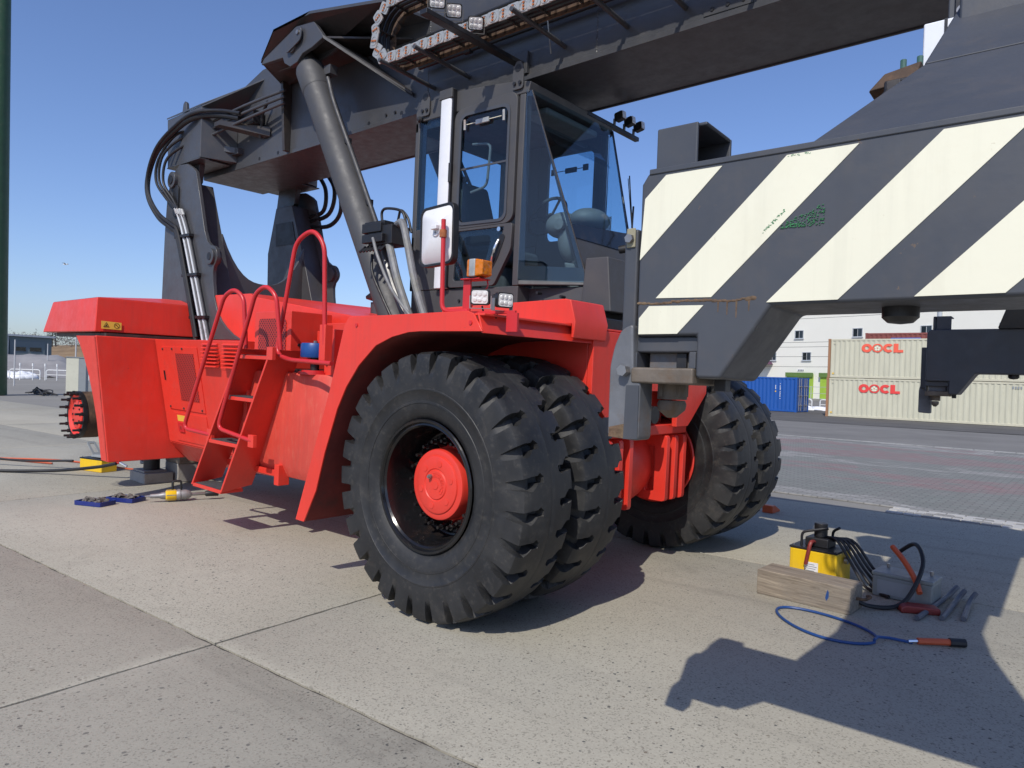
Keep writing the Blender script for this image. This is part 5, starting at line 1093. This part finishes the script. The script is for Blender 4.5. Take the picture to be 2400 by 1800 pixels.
wc = MB().prism([(-.14,0),(.14,0),(.14,.10),(.05,.10),(-.14,.02)],'y',-.07,.07).build('wheel_chock','orange_hose',None,.008); tag(wc,'orange wheel chock against the far front tyre','wheel chock'); wc.location = (.12,4.05,0); wc.rotation_euler = (0,0,R(-90))
# rear jack on its pad, timber crib
pd = MB().box(-.28,.28,-.20,.20,0,.15).build('concrete_pad','concrete_block',None,.01); tag(pd,'low concrete block under the black jack','block'); pd.location = (-7.14,-.92,0); pd.rotation_euler = (0,0,R(-2))
pp_ = MB().box(-.24,.18,-.17,.15,.151,.175).build('steel_plate','concrete_block',pd,.003)
jk = thing('hydraulic_jack','black hydraulic jack holding up the rear of the truck on a concrete block','jack',(-7.14,-.92,.177))
MB().cyl((0,0,0),(0,0,.38),.11,n=28).build('barrel','black',jk,.006); MB().cyl((0,0,.38),(0,0,.60),.075,n=20).build('ram','steel',jk)
MB().box(-.22,-.17,-.08,-.04,.06,.22).build('handle','cabinet_grey',jk,.008); MB().box(-.20,-.10,-.075,-.045,.08,.10).build('handle_bracket','cabinet_grey',jk,.003); MB().box(-.30,-.2,-.08,-.03,.15,.24).build('valve','black',jk,.01)
for q, (z0, z1, lab) in enumerate(((0,.27,'lower, larger squared timber of the crib beside the jack'),(.271,.43,'upper, thinner timber of the crib beside the jack'))):
    o = MB().box(-.24,.24,-.27,.27,0,z1-z0).build('crib_timber','timber' if q else 'concrete_block',None,.012); o.location = (-7.0+.01*q,-.42,z0); o.rotation_euler = (0,0,R(-3+2*q)); tag(o,lab,'timber','crib under the rear frame')
ol = MB().tube(catmull([(-12.6,-3.4,.02),(-11.2,-2.7,.16),(-9.9,-1.9,.10),(-9.0,-1.35,.14)],8),.018,8).build('supply_hose','hose'); tag(ol,'black hose running from the left edge to the foot pump','hose')
ol = MB().tube(catmull([(-10.2,-3.1,.015),(-9.4,-2.35,.02),(-8.6,-1.75,.06),(-7.9,-1.4,.16),(-7.55,-1.25,.24)],8),.024,8).build('jack_hose','hose'); tag(ol,'thick black hose curving in front of the foot pump','hose')
for q, (dy, lab) in enumerate(((0,'orange hose trailing to the left edge behind the black hoses'),(.25,'second orange hose crossing the first at the left edge'))):
    ol = MB().tube(catmull([(-14.5,-4.3+dy*3,.02),(-12.6,-2.9+dy,.02),(-11.5,-2.3-dy,.02),(-10.2,-1.2,.02),(-8.4,-.75,.03),(-7.6,-.72,.10),(-7.35,-.85,.26)] if q == 0 else [(-14.2,-3.6,.02),(-12.2,-3.1,.02),(-11.3,-2.1,.02),(-9.8,-1.4,.02)],8),.014,8).build('orange_hose','orange_hose'); tag(ol,lab,'hose')
cn = thing('hose_coupling','red and chrome hose coupling below the rear mudguard','coupling',(-7.55,-1.22,.25),(0,0,R(30)))
MB().cyl((-.08,0,.03),(.02,0,0),.025,n=10).build('sleeve','red_rail',cn); MB().cyl((.02,0,0),(.14,0,-.05),.018,n=10).build('socket','chrome',cn)
# trays of wheel wedges and the impact wrench
for q, (x, y, rz, lab) in enumerate(((-5.73,-2.16,R(24),'left blue tray heaped with dark metal wedges'),(-5.76,-1.80,R(26),'right blue tray heaped with dark metal wedges'))):
    t = thing('parts_tray',lab,'tray',(x,y,0),(0,0,rz),'blue parts trays'); 
    MB().frame(rrect(-.20,.20,-.12,.12,.02,2),rrect(-.188,.188,-.108,.108,.015,2),'z',.004,.055).build('rim','blue_tray',t,.002); MB().box(-.19,.19,-.11,.11,0,.008).build('floor','blue_tray',t)
    for i in range(22):
        o = MB().hex([(-.05,-.022,-.012),(.05,-.022,-.012),(.05,.022,-.012),(-.05,.022,-.012),(-.038,-.016,.014),(.036,-.016,.010),(.036,.016,.010),(-.038,.016,.014)]).build('metal_wedge','stone_bits',t,.003)
        o.location = (random.uniform(-.14,.14),random.uniform(-.075,.075),.02+.03*random.random()+.035*(i/22)); o.rotation_euler = (random.uniform(-.6,.6),random.uniform(-.6,.6),random.uniform(0,6))
iw = thing('impact_wrench','yellow and silver impact wrench with long black socket lying on the concrete','impact wrench',(-5.36,-1.36,.08),(0,0,R(70)))
iw.scale = (.88,.88,.88)
# axis along local x: grip end at -x, socket at +x
MB().lathe([(-.40,.004),(-.39,.012),(-.34,.014),(-.33,.028),(-.22,.034),(-.18,.05),(-.14,.055)],(0,0,0),(1,0,0),14).build('grip','silver_paint',iw)
MB().lathe([(-.14,.062),(-.12,.078),(-.02,.080),(.0,.072)],(0,0,0),(1,0,0),16).build('motor_housing','yellow',iw,.003)
for a in range(6): MB().box(-.13,-.01,.072*math.cos(a)-.008,.072*math.cos(a)+.008,.072*math.sin(a)-.008,.072*math.sin(a)+.008).build('housing_rib','tan_metal',iw,.002)
MB().lathe([(0,.072),(.02,.082),(.05,.082),(.06,.07),(.12,.074),(.16,.060),(.19,.04),(.20,.03)],(0,0,0),(1,0,0),18).build('hammer_case','silver_paint',iw)
MB().cyl((.20,0,0),(.40,0,0),.022,n=12).build('anvil','steel',iw); MB().lathe([(.38,.030),(.40,.042),(.55,.044),(.56,.040),(.56,.02)],(0,0,0),(1,0,0),16).build('socket','black',iw)
MB().tube(rounded([(-.05,0,.07),(-.05,0,.20),(.06,0,.20),(.06,0,.07)],.03,4),.016,8).build('top_handle','black',iw)

# ---------------------------------------------------------------- background
def container(loc, rz, L, H, mat, rail, label, group=None, logo=None, doors=False, W=2.44):
    """x along its length, origin at the near bottom corner of the long side; the long side faces -y"""
    t = thing('shipping_container',label,'shipping container',loc,(0,0,rz),group)
    def corr(y0, sg):
        m = MB(); pitch = .29; k = int((L-.36)/pitch); z0, z1 = .16, H-.12; x = .18; pts = []
        for i in range(k):
            xa = .18+i*(L-.36)/k; p = (L-.36)/k
            pts += [(xa,0),(xa+p*.26,0),(xa+p*.5,.036),(xa+p*.76,.036)]
        pts.append((L-.18,0)); n = len(pts)
        for z in (z0, z1):
            for x, d in pts: m.v.append(Vector((x, y0+sg*(.028+d), z)))
        m.f = [(i,i+1,n+i+1,n+i) for i in range(n-1)]; m.m = [0]*(n-1); return m
    side = corr(0,1).build('side_panel',mat,t,sharp=10); corr(W,-1).build('side_panel',mat,t,sharp=10)
    MB().box(.05,L-.05,.03,W-.03,H-.03,H-.012).build('roof',mat,t)
    if doors:
        for e_, xx in ((L-.06,L-.02),):
            for k in range(2):
                y0 = .14+k*(W-.28)/2; dl = MB().box(e_,xx,y0+.01,y0+(W-.28)/2-.01,.18,H-.14).build('door',mat,t,.01)
                for b_ in (.32,.72): MB().cyl((xx+.03,y0+b_*1.08*.9,.10),(xx+.03,y0+b_*1.08*.9,H-.08),.022,n=8).build('lock_rod','galvanised',dl)
                for z in (.5,1.2,1.9): MB().box(xx,xx+.05,y0+.25,y0+.95,z,z+.05).build('rod_bracket','galvanised',dl)
    else: MB().box(L-.05,L-.03,.1,W-.1,.16,H-.12).build('end_panel',mat,t)
    MB().box(.03,.05,.1,W-.1,.16,H-.12).build('end_panel',mat,t)
    for x in (0,L-.16):
        for y in (0,W-.16): MB().box(x,x+.16,y,y+.16,.118,H-.118).build('corner_post','container_rust' if (x == 0 and 'beige' in mat) else rail,t,.01)
        for y in (0,W-.16):
            for z in (0,H-.118): MB().box(x-.006,x+.172,y-.006,y+.166,z,z+.118).build('corner_casting','container_rust' if 'beige' in mat else rail,t,.01)
    for y in (.02,W-.10):
        MB().box(.17,L-.17,y,y+.08,.02,.16).build('bottom_rail',rail,t,.01); MB().box(.17,L-.17,y,y+.06,H-.13,H-.02).build('top_rail',rail,t,.01)
    for x in (.03,L-.11): MB().box(x,x+.08,.17,W-.17,.02,.16).build('end_sill',rail,t); MB().box(x,x+.08,.17,W-.17,H-.13,H-.02).build('end_header',rail,t)
    if logo:
        cm, x0, z0 = logo; h = .28; mm = lambda: MB(); Yl = (.004,.016)
        def ring(cx, r1, r2, a0=0, a1=360, k=28):
            o_ = [(cx+r1*math.cos(R(a0+(a1-a0)*i/k))*1.12,z0+r1*math.sin(R(a0+(a1-a0)*i/k))) for i in range(k+1)]; i_ = [(cx+r2*math.cos(R(a0+(a1-a0)*i/k))*1.12,z0+r2*math.sin(R(a0+(a1-a0)*i/k))) for i in range(k+1)]
            m = MB()
            for i in range(k): m.prism([o_[i],o_[i+1],i_[i+1],i_[i]],'y',*Yl)
            return m
        ring(x0,h,h*.40).build('logo_letter',cm,t); 
        g = ring(x0+.62,h,h*.70); g.build('logo_letter',cm,t)
        for i in range(5):      # five petals inside the second letter
            a = R(90+72*i); MB().lathe([(.004,.075),(.014,.075),(.014,0)],(x0+.62+.105*math.cos(a),.0,z0+.105*math.sin(a)),(0,1,0),12).build('logo_petal','cream',t)
        MB().lathe([(.002,.03),(.018,.03),(.0,0)],(x0+.62,0,z0),(0,1,0),8).build('logo_petal',cm,t)
        ring(x0+1.26,h,h*.40,42,318,22).build('logo_letter',cm,t)
        MB().prism([(x0+1.55,z0-h),(x0+2.10,z0-h),(x0+2.10,z0-h*.42),(x0+1.82,z0-h*.42),(x0+1.82,z0+h),(x0+1.55,z0+h)],'y',*Yl).build('logo_letter',cm,t)
    return t
ZG = -.36
RC = R(2.6)
cA = container((-11.26,44.44,ZG+.01),RC,12.19,2.59,'container_beige','container_beige_rail','lower beige container of the front stack with red OOCL lettering','containers in the yard',('logo_red',2.30,1.95))
cB = container((-11.22,44.44,ZG+2.602),RC,12.19,2.59,'container_beige','container_beige_rail','upper beige container of the front stack with orange OOCL lettering','containers in the yard',('logo_orange',2.36,1.98))
for t in (cA, cB):
    for x, z in ((.35,2.30),(.30,.30)): MB().box(x,x+.10,.012,.026,z-.05,z+.05).build('vent' if z > 1 else 'data_plate','container_beige_rail' if z > 1 else 'sticker_yellow',t)
for t, zz in ((cA,2.28),(cB,2.28)):
    for i in range(11):
        if i != 4: MB().box(10.2+i*.13,10.2+i*.13+.085,.006,.018,zz-.08,zz+.06).build('id_mark','cabinet_grey',t)
    for i in range(6): MB().box(10.9+i*.1,10.9+i*.1+.06,.006,.018,zz-.32,zz-.22).build('id_mark','cabinet_grey',t)
container((-9.9,48.2,ZG+.01),RC,12.19,2.90,'container_brown','container_brown','lower brown container hidden behind the beige stack','containers in the yard')
cD = container((-9.9,48.2,ZG+2.914),RC,12.19,2.90,'container_brown','container_brown','brown container whose top edge shows above the beige stack','containers in the yard')
lg = MB().prism([(1.6,2.22),(3.4,2.42),(3.4,2.55),(1.6,2.55)],'y',.004,.016).build('logo_panel','sign_blue',cD)
BL = 6.06; dirb = Vector((math.cos(R(1)),math.sin(R(1)),0))
cE = container((-14.46-BL*math.cos(R(-2)),48.28+BL*math.sin(R(2)),ZG+.01),R(-2),BL,2.59,'container_blue','container_blue','single blue container with door rods seen past the far tyres','containers in the yard',None,True)
for x, z0, z1, w_ in ((4.42,1.62,2.05,.07),(4.78,.95,2.15,.06)):
    n_ = int((z1-z0)/.075)
    for i in range(n_):
        if random.random() < .86: MB().box(x,x+w_*(.6+.4*random.random()),.006,.018,z0+i*.075,z0+i*.075+.055).build('side_lettering','white_paint',cE)
MB().box(4.41,4.50,.006,.018,1.46,1.56).build('side_label','sticker_yellow',cE)
# long cream warehouse
WH = thing('warehouse','huge cream clad warehouse with small windows and green doors behind the containers','warehouse',(-30.15,106.4,ZG),(0,0,R(-15.1)))
WL, WR, HT = -72, 70, 27.0
MB().box(WL,WR,0,40,0,HT).build('wall','cream_cladding',WH)
MB().box(WL-.3,WR+.3,-.4,40.4,HT,HT+.7).build('eaves','window_frame',WH)
def win(x, z, w_=1.35, h_=1.15):
    f = MB().frame([(x-w_/2-.08,z-.08),(x+w_/2+.08,z-.08),(x+w_/2+.08,z+h_+.08),(x-w_/2-.08,z+h_+.08)],[(x-w_/2,z),(x+w_/2,z),(x+w_/2,z+h_),(x-w_/2,z+h_)],'y',-.10,0).build('window_frame','window_frame',WH)
    for k in (0,1): MB().box(x-w_/2+k*w_/2+.04,x-w_/2+(k+1)*w_/2-.04,-.05+.02*k,-.03+.02*k,z+.03,z+h_-.03).build('pane','window_glass',f); 
    MB().box(x-w_/2,x+w_/2,-.02,-.005,z,z+h_).build('blind','pole_grey',f); MB().box(x-w_/2-.15,x+w_/2+.15,-.20,0,z-.16,z-.081).build('sill','window_frame',f)
for x in (-48,-41.5,-35,-28,-21.2,-13.6,-4.3,5.1,14.6,24,33.5): win(x,9.3)
for x in (-48,-41,-27.5,-20.7,-14.5,-9.0,-2.9): win(x,5.9)
for x in (6.2,13,20): win(x,5.9)
for x0, x1, nm in ((-6.0,-1.6,0),(-.3,5.2,1),(14,19,1)):
    MB().box(x0,x1,-.35,-.05,0,3.75).build('door','green_door',WH); MB().box(x0-.12,x1+.12,-.6,-.36,3.3,3.95).build('door_head','green_shade',WH)
MB().box(-4.4,-3.3,-.08,-.01,4.15,4.5).build('door_sign','white_plastic',WH)
for i in range(4): MB().box(-4.25+i*.26,-4.08+i*.26,-.09,-.08,4.24,4.42).build('sign_mark','black',WH)
MB().hex([(-13.6,-2.2,5.2),(-8.8,-2.2,5.2),(-8.8,0,5.2),(-13.6,0,5.2),(-13.6,-.3,8.0),(-11.4,-.3,8.0),(-11.4,0,8.0),(-13.6,0,8.0)]).build('awning','purple_awning',WH)
for x in (16.3,-18): MB().cyl((x,-.15,0),(x,-.15,HT),.28,n=12).build('downpipe','window_frame',WH)
# wires in front of the warehouse
def wire(p, q, sag, label):
    a, b_ = Vector(p), Vector(q); pts = [a.lerp(b_,i/16)-Vector((0,0,sag*4*(i/16)*(1-i/16))) for i in range(17)]
    tag(MB().tube(pts,.022,5).build('overhead_wire','wire'),label,'wire','overhead wires in front of the warehouse')
wire((-75,82,7.1),(25,80,8.2),.9,'highest of the overhead wires across the warehouse wall'); wire((-75,82,6.6),(25,80,7.6),.9,'second overhead wire from the top across the warehouse wall')
wire((-75,82,5.6),(25,80,6.3),.9,'third overhead wire from the top across the warehouse wall'); wire((-75,82,4.5),(25,80,5.2),1.0,'lowest overhead wire across the warehouse wall')
wire((-75,82,9.4),(25,80,11.5),.9,'slanting overhead wire above the others across the warehouse wall')
def guard_rail(loc, rz, L, H, label, group):
    t = thing('guard_rail',label,'guard rail',loc,(0,0,rz),group); r_ = .045
    MB().tube(rounded([(0,0,0),(0,0,H),(L,0,H),(L,0,0)],.22,4),r_,8).build('hoop','rail_white',t); 
    MB().cyl((.05,0,H*.5),(L-.05,0,H*.5),r_*.7,n=6).build('crossbar','rail_white',t); return t
for q, (x, lab) in enumerate(((-19.2,'white guard rail behind the blue container, left one'),(-15.6,'white guard rail between the blue and beige containers'),(-12.4,'white guard rail partly behind the beige stack'))): guard_rail((x,57.5,ZG),R(2),2.9,.85,lab,'white guard rails behind the containers')
sn = MB()
for i in range(60): sn.blob((-19+i*.16+random.uniform(-.2,.2),55.6+random.uniform(-.7,.7),ZG+.02),random.uniform(.3,.7),random.uniform(.3,.6),random.uniform(.1,.34),8,.15)
tag(sn.build('snow','snow',sharp=80),'heap of old snow between the containers','snow',None,'stuff')
fn = thing('site_fence','low grey mesh fence in front of the green doors','fence',(-40,92,ZG),(0,0,R(-4)))
for i in range(14): MB().cyl((i*2.6,0,0),(i*2.6,0,1.9),.05,n=6).build('post','pole_grey',fn)
for z in (.3,1.0,1.85): MB().cyl((0,0,z),(33.8,0,z),.03,n=5).build('rail','pole_grey',fn)

# left side: dry bank, shed, poles, fence, cabinet
hl = MB(); nx, ny = 46, 16
def hillz(i, k):
    d = k/(ny-1); x = i/(nx-1)
    ridge = 10.5+1.6*math.sin(x*9)+1.1*math.sin(x*23+1)
    return ridge*ss(d*1.25)*(.45+.55*ss((x-.02)*4)) + random.uniform(-.15,.15)
for i in range(nx):
    for k in range(ny):
        a = R(200+ (i/(nx-1))*-78); rr = 138+k*9
        hl.v.append(Vector((CAM.x+rr*math.cos(R(176)-(i/(nx-1))*R(62)), CAM.y+rr*math.sin(R(176)-(i/(nx-1))*R(62)), -.1+hillz(i,k)*(.62 if i < 30 else .62*(1-(i-30)/16)))))
hl.f = [(i*ny+k,(i+1)*ny+k,(i+1)*ny+k+1,i*ny+k+1) for i in range(nx-1) for k in range(ny-1)]; hl.m = [0]*len(hl.f)
struct(hl.build('hillside','dry_grass',sharp=80))
def at(az, rr, z=0): return Vector((CAM.x+rr*math.cos(R(az)), CAM.y+rr*math.sin(R(az)), z))
def px(u, rr, z=0):      # direction of an image column, for placing far things
    d = fw + rt*((u-1200)/1664); d.z = 0; d.normalize(); return Vector((CAM.x+d.x*rr, CAM.y+d.y*rr, z))
wood = MB()
for i in range(260):
    p = px(random.uniform(-250,420),random.uniform(196,228),random.uniform(5.2,6.4)); h = random.uniform(1.6,3.6)
    for q in range(34):
        c = Vector((p.x+random.gauss(0,.9),p.y+random.gauss(0,.9),p.z+random.uniform(0,h)*(1-.2*abs(random.gauss(0,.5))))); e1 = Vector((random.uniform(-1,1),random.uniform(-1,1),random.uniform(-.3,1)))*random.uniform(.15,.45); e2 = Vector((random.uniform(-1,1),random.uniform(-1,1),random.uniform(-.5,.5)))*random.uniform(.08,.25)
        wood.add([c-e1,c+e2,c+e1],[(0,1,2)])
tag(wood.build('distant_wood','far_wood'),'bare brown wood along the distant ridge','wood',None,'stuff')
def conifer(u, rr, z, h, label):
    p = px(u,rr,z); t = thing('conifer_tree',label,'tree',p,(0,0,0),'dark conifers on the ridge')
    MB().tube([(0,0,0),(0,0,h*.9)],[.16,.03],6).build('trunk','dark_brown',t); m = MB()
    for i in range(260):
        f = random.random()**.7; a = random.uniform(0,6.28); r_ = (1-f)*h*.30*random.uniform(.3,1)+.1; c = Vector((r_*math.cos(a),r_*math.sin(a),h*(.12+.88*f)))
        d = Vector((math.cos(a),math.sin(a),-.35))*random.uniform(.3,.7); s_ = d.cross(Vector((0,0,1))).normalized()*random.uniform(.12,.3)
        m.add([c-s_,c+s_,c+d+Vector((0,0,.05))],[(0,1,2)])
    m.build('crown','conifer',t)
conifer(128,178,4.9,7.2,'dark conifer tallest on the ridge at the left'); conifer(120,182,4.9,5.2,'smaller dark conifer left of the tallest one on the ridge')
sa_, sb_ = px(-70,112), px(119,116); sd_ = sb_-sa_; SL = sd_.length
SH = thing('storage_shed','blue-grey metal shed with two tall bays below the bank at the left','building',sb_,(0,0,math.atan2(sd_.y,sd_.x)))
MB().box(-SL,0,0,9,0,4.9).build('wall','blue_grey_cladding',SH); MB().box(-SL-.3,.3,-.4,9.4,4.9,5.15).build('roof','window_frame',SH)
for x in (-16.4,-10.9,-5.2): 
    MB().box(x,x+4.3,-.14,-.02,.3,4.3).build('bay_door','blue_grey_cladding',SH,.02); MB().box(x-.55,x-.25,-.3,0,0,4.85).build('column','window_frame',SH)
    for k in range(2): MB().box(x+.5+k*1.9,x+1.9+k*1.9,-.18,-.141,3.0,3.5).build('window','window_glass',SH)
tm = MB(); 
for i in range(18):
    for k in range(7): p = px(-60+i*16,92+k*3.2); tm.v.append(Vector((p.x,p.y,2.5*math.sin(PI*min(1,k/6*.62))*min(1,(i+.5)/4)*min(1,(17.5-i)/5)+random.uniform(-.12,.12))))
tm.f = [(i*7+k,(i+1)*7+k,(i+1)*7+k+1,i*7+k+1) for i in range(17) for k in range(6)]; tm.m = [0]*len(tm.f)
tag(tm.build('covered_mound','tarp',sharp=80),'grey sheeted mound of gravel behind the white rails','mound')
sn = MB()
for i in range(60): p = px(random.uniform(-30,75),random.uniform(84,90)); sn.blob((p.x,p.y,.02),random.uniform(.4,1.0),random.uniform(.4,1.0),random.uniform(.15,.7),8,.15)
tag(sn.build('snow','snow',sharp=80),'ridge of old snow at the far left','snow',None,'stuff')
for q, (u, lab) in enumerate(((22,'white guard rail at the far left end'),(108,'white guard rail left of the cream cabinet'),(208,'white guard rail right of the cream cabinet'))):
    p = px(u,80); guard_rail(p,R(48),2.6,.9,lab,'white guard rails on the left')
for q, (u, lab) in enumerate(((46,'white marker post, leftmost of the row'),(76,'white marker post, second from the left'),(105,'white marker post, third from the left'),(133,'white marker post just left of the cabinet'),(189,'white marker post just right of the cabinet'),(216,'white marker post nearest the mudguard'))):
    p = px(u,76); t = thing('marker_post',lab,'post',p,(0,0,0),'white marker posts'); MB().cyl((0,0,0),(0,0,1.25),.035,n=8).build('pole','rail_white',t); MB().cyl((0,0,1.25),(0,0,1.5),.07,n=8).build('reflector','rail_white',t)
def pole(u, rr, h, r_, label, arm=True):
    p = px(u,rr); t = thing('utility_pole',label,'pole',p,(0,0,R(40)),'poles on the left'); MB().tube([(0,0,0),(0,0,h)],[r_,r_*.7],10).build('shaft','pole_grey',t)
    if arm: MB().box(-.7,.7,-.05,.05,h-.5,h-.4).build('crossarm','pole_grey',t)
pole(176,98,5.2,.09,'grey lamp pole behind the cream cabinet'); pole(110,100,3.8,.07,'thin pole in front of the shed',False); pole(33,58,3.1,.05,'pale low pole at the far left',False)
sp_ = thing('road_sign','small blue road sign on a grey post beside the mudguard','road sign',px(197,84),(0,0,R(30)))
MB().cyl((0,0,0),(0,0,3.0),.05,n=8).build('post','pole_grey',sp_); MB().cyl((.3,-.06,2.75),(.3,-.02,2.75),.42,n=20).build('face','sign_blue',sp_); MB().box(-.1,.3,-.04,.0,2.6,2.7).build('arm','pole_grey',sp_)
a, b_ = px(112,100,3.7), px(176,98,4.9); tag(MB().tube([a.lerp(b_,i/10)-Vector((0,0,.5*4*(i/10)*(1-i/10))) for i in range(11)]+[px(260,100,5.3)],.02,5).build('cable','wire'),'thin cable strung between the poles at the left','wire')
ct = thing('electric_cabinet','cream and grey electric cabinet standing alone behind the bare hub','cabinet',px(181,39),(0,0,R(62)))
MB().box(-.42,.42,-.35,.35,0,.10).build('plinth','concrete_block',ct); MB().box(-.40,.40,-.33,.33,.10,1.92).build('housing','cabinet_grey',ct,.01)
MB().box(-.40,.10,-.335,-.331,.12,1.90).build('front_panel','cabinet_cream',ct); MB().box(-.43,.43,-.36,.36,1.92,1.96).build('cap','cabinet_grey',ct)
rl = thing('cable_reel_pile','dark tangle of steel on the yard left of the cabinet','scrap',px(96,44),(0,0,0))
for i in range(16): MB().tube(catmull([(random.uniform(-1.6,1.6),random.uniform(-.4,.4),.03),(random.uniform(-1.4,1.4),random.uniform(-.3,.3),random.uniform(.1,.36)),(random.uniform(-1.6,1.6),random.uniform(-.4,.4),.03)],4),.03,5).build('bar','wire',rl)
GM = thing('lighting_mast','tall green mast with red top at the left edge','mast',px(-19,43),(0,0,0))
MB().tube([(0,0,0),(0,0,20.2)],[.62,.42],20).build('shaft','mast_green',GM); MB().tube([(0,0,20.2),(0,0,20.9)],[.42,.42],20).build('red_band','red_rail',GM); MB().tube([(0,0,20.9),(0,0,24)],[.42,.36],20).build('top','mast_green',GM)
MB().box(-2.6,2.6,-.15,.15,23.6,23.9).build('crossarm','mast_green',GM)
# gull in flight
gl = thing('gull','white gull gliding in the sky left of the tower','bird',(-41.7,8.6,7.2),(0,0,R(40)))
gl.scale = (.42,.42,.42)
MB().lathe([(-.30,.0),(-.2,.04),(0,.075),(.18,.06),(.26,.045),(.30,.03),(.36,.0)],(0,0,0),(1,0,0),10).build('body','feather',gl)
for s in (-1,1): MB().plate([(.14,s*.04,.03),(.16,s*.32,.16),(.04,s*.72,.10),(-.04,s*.62,.10),(.0,s*.3,.12),(-.08,s*.04,.03)],(0,0,.012)).build('wing','feather',gl)
MB().plate([(-.28,-.02,0),(-.28,.02,0),(-.44,.07,0),(-.44,-.07,0)],(0,0,.01)).build('tail','feather',gl)
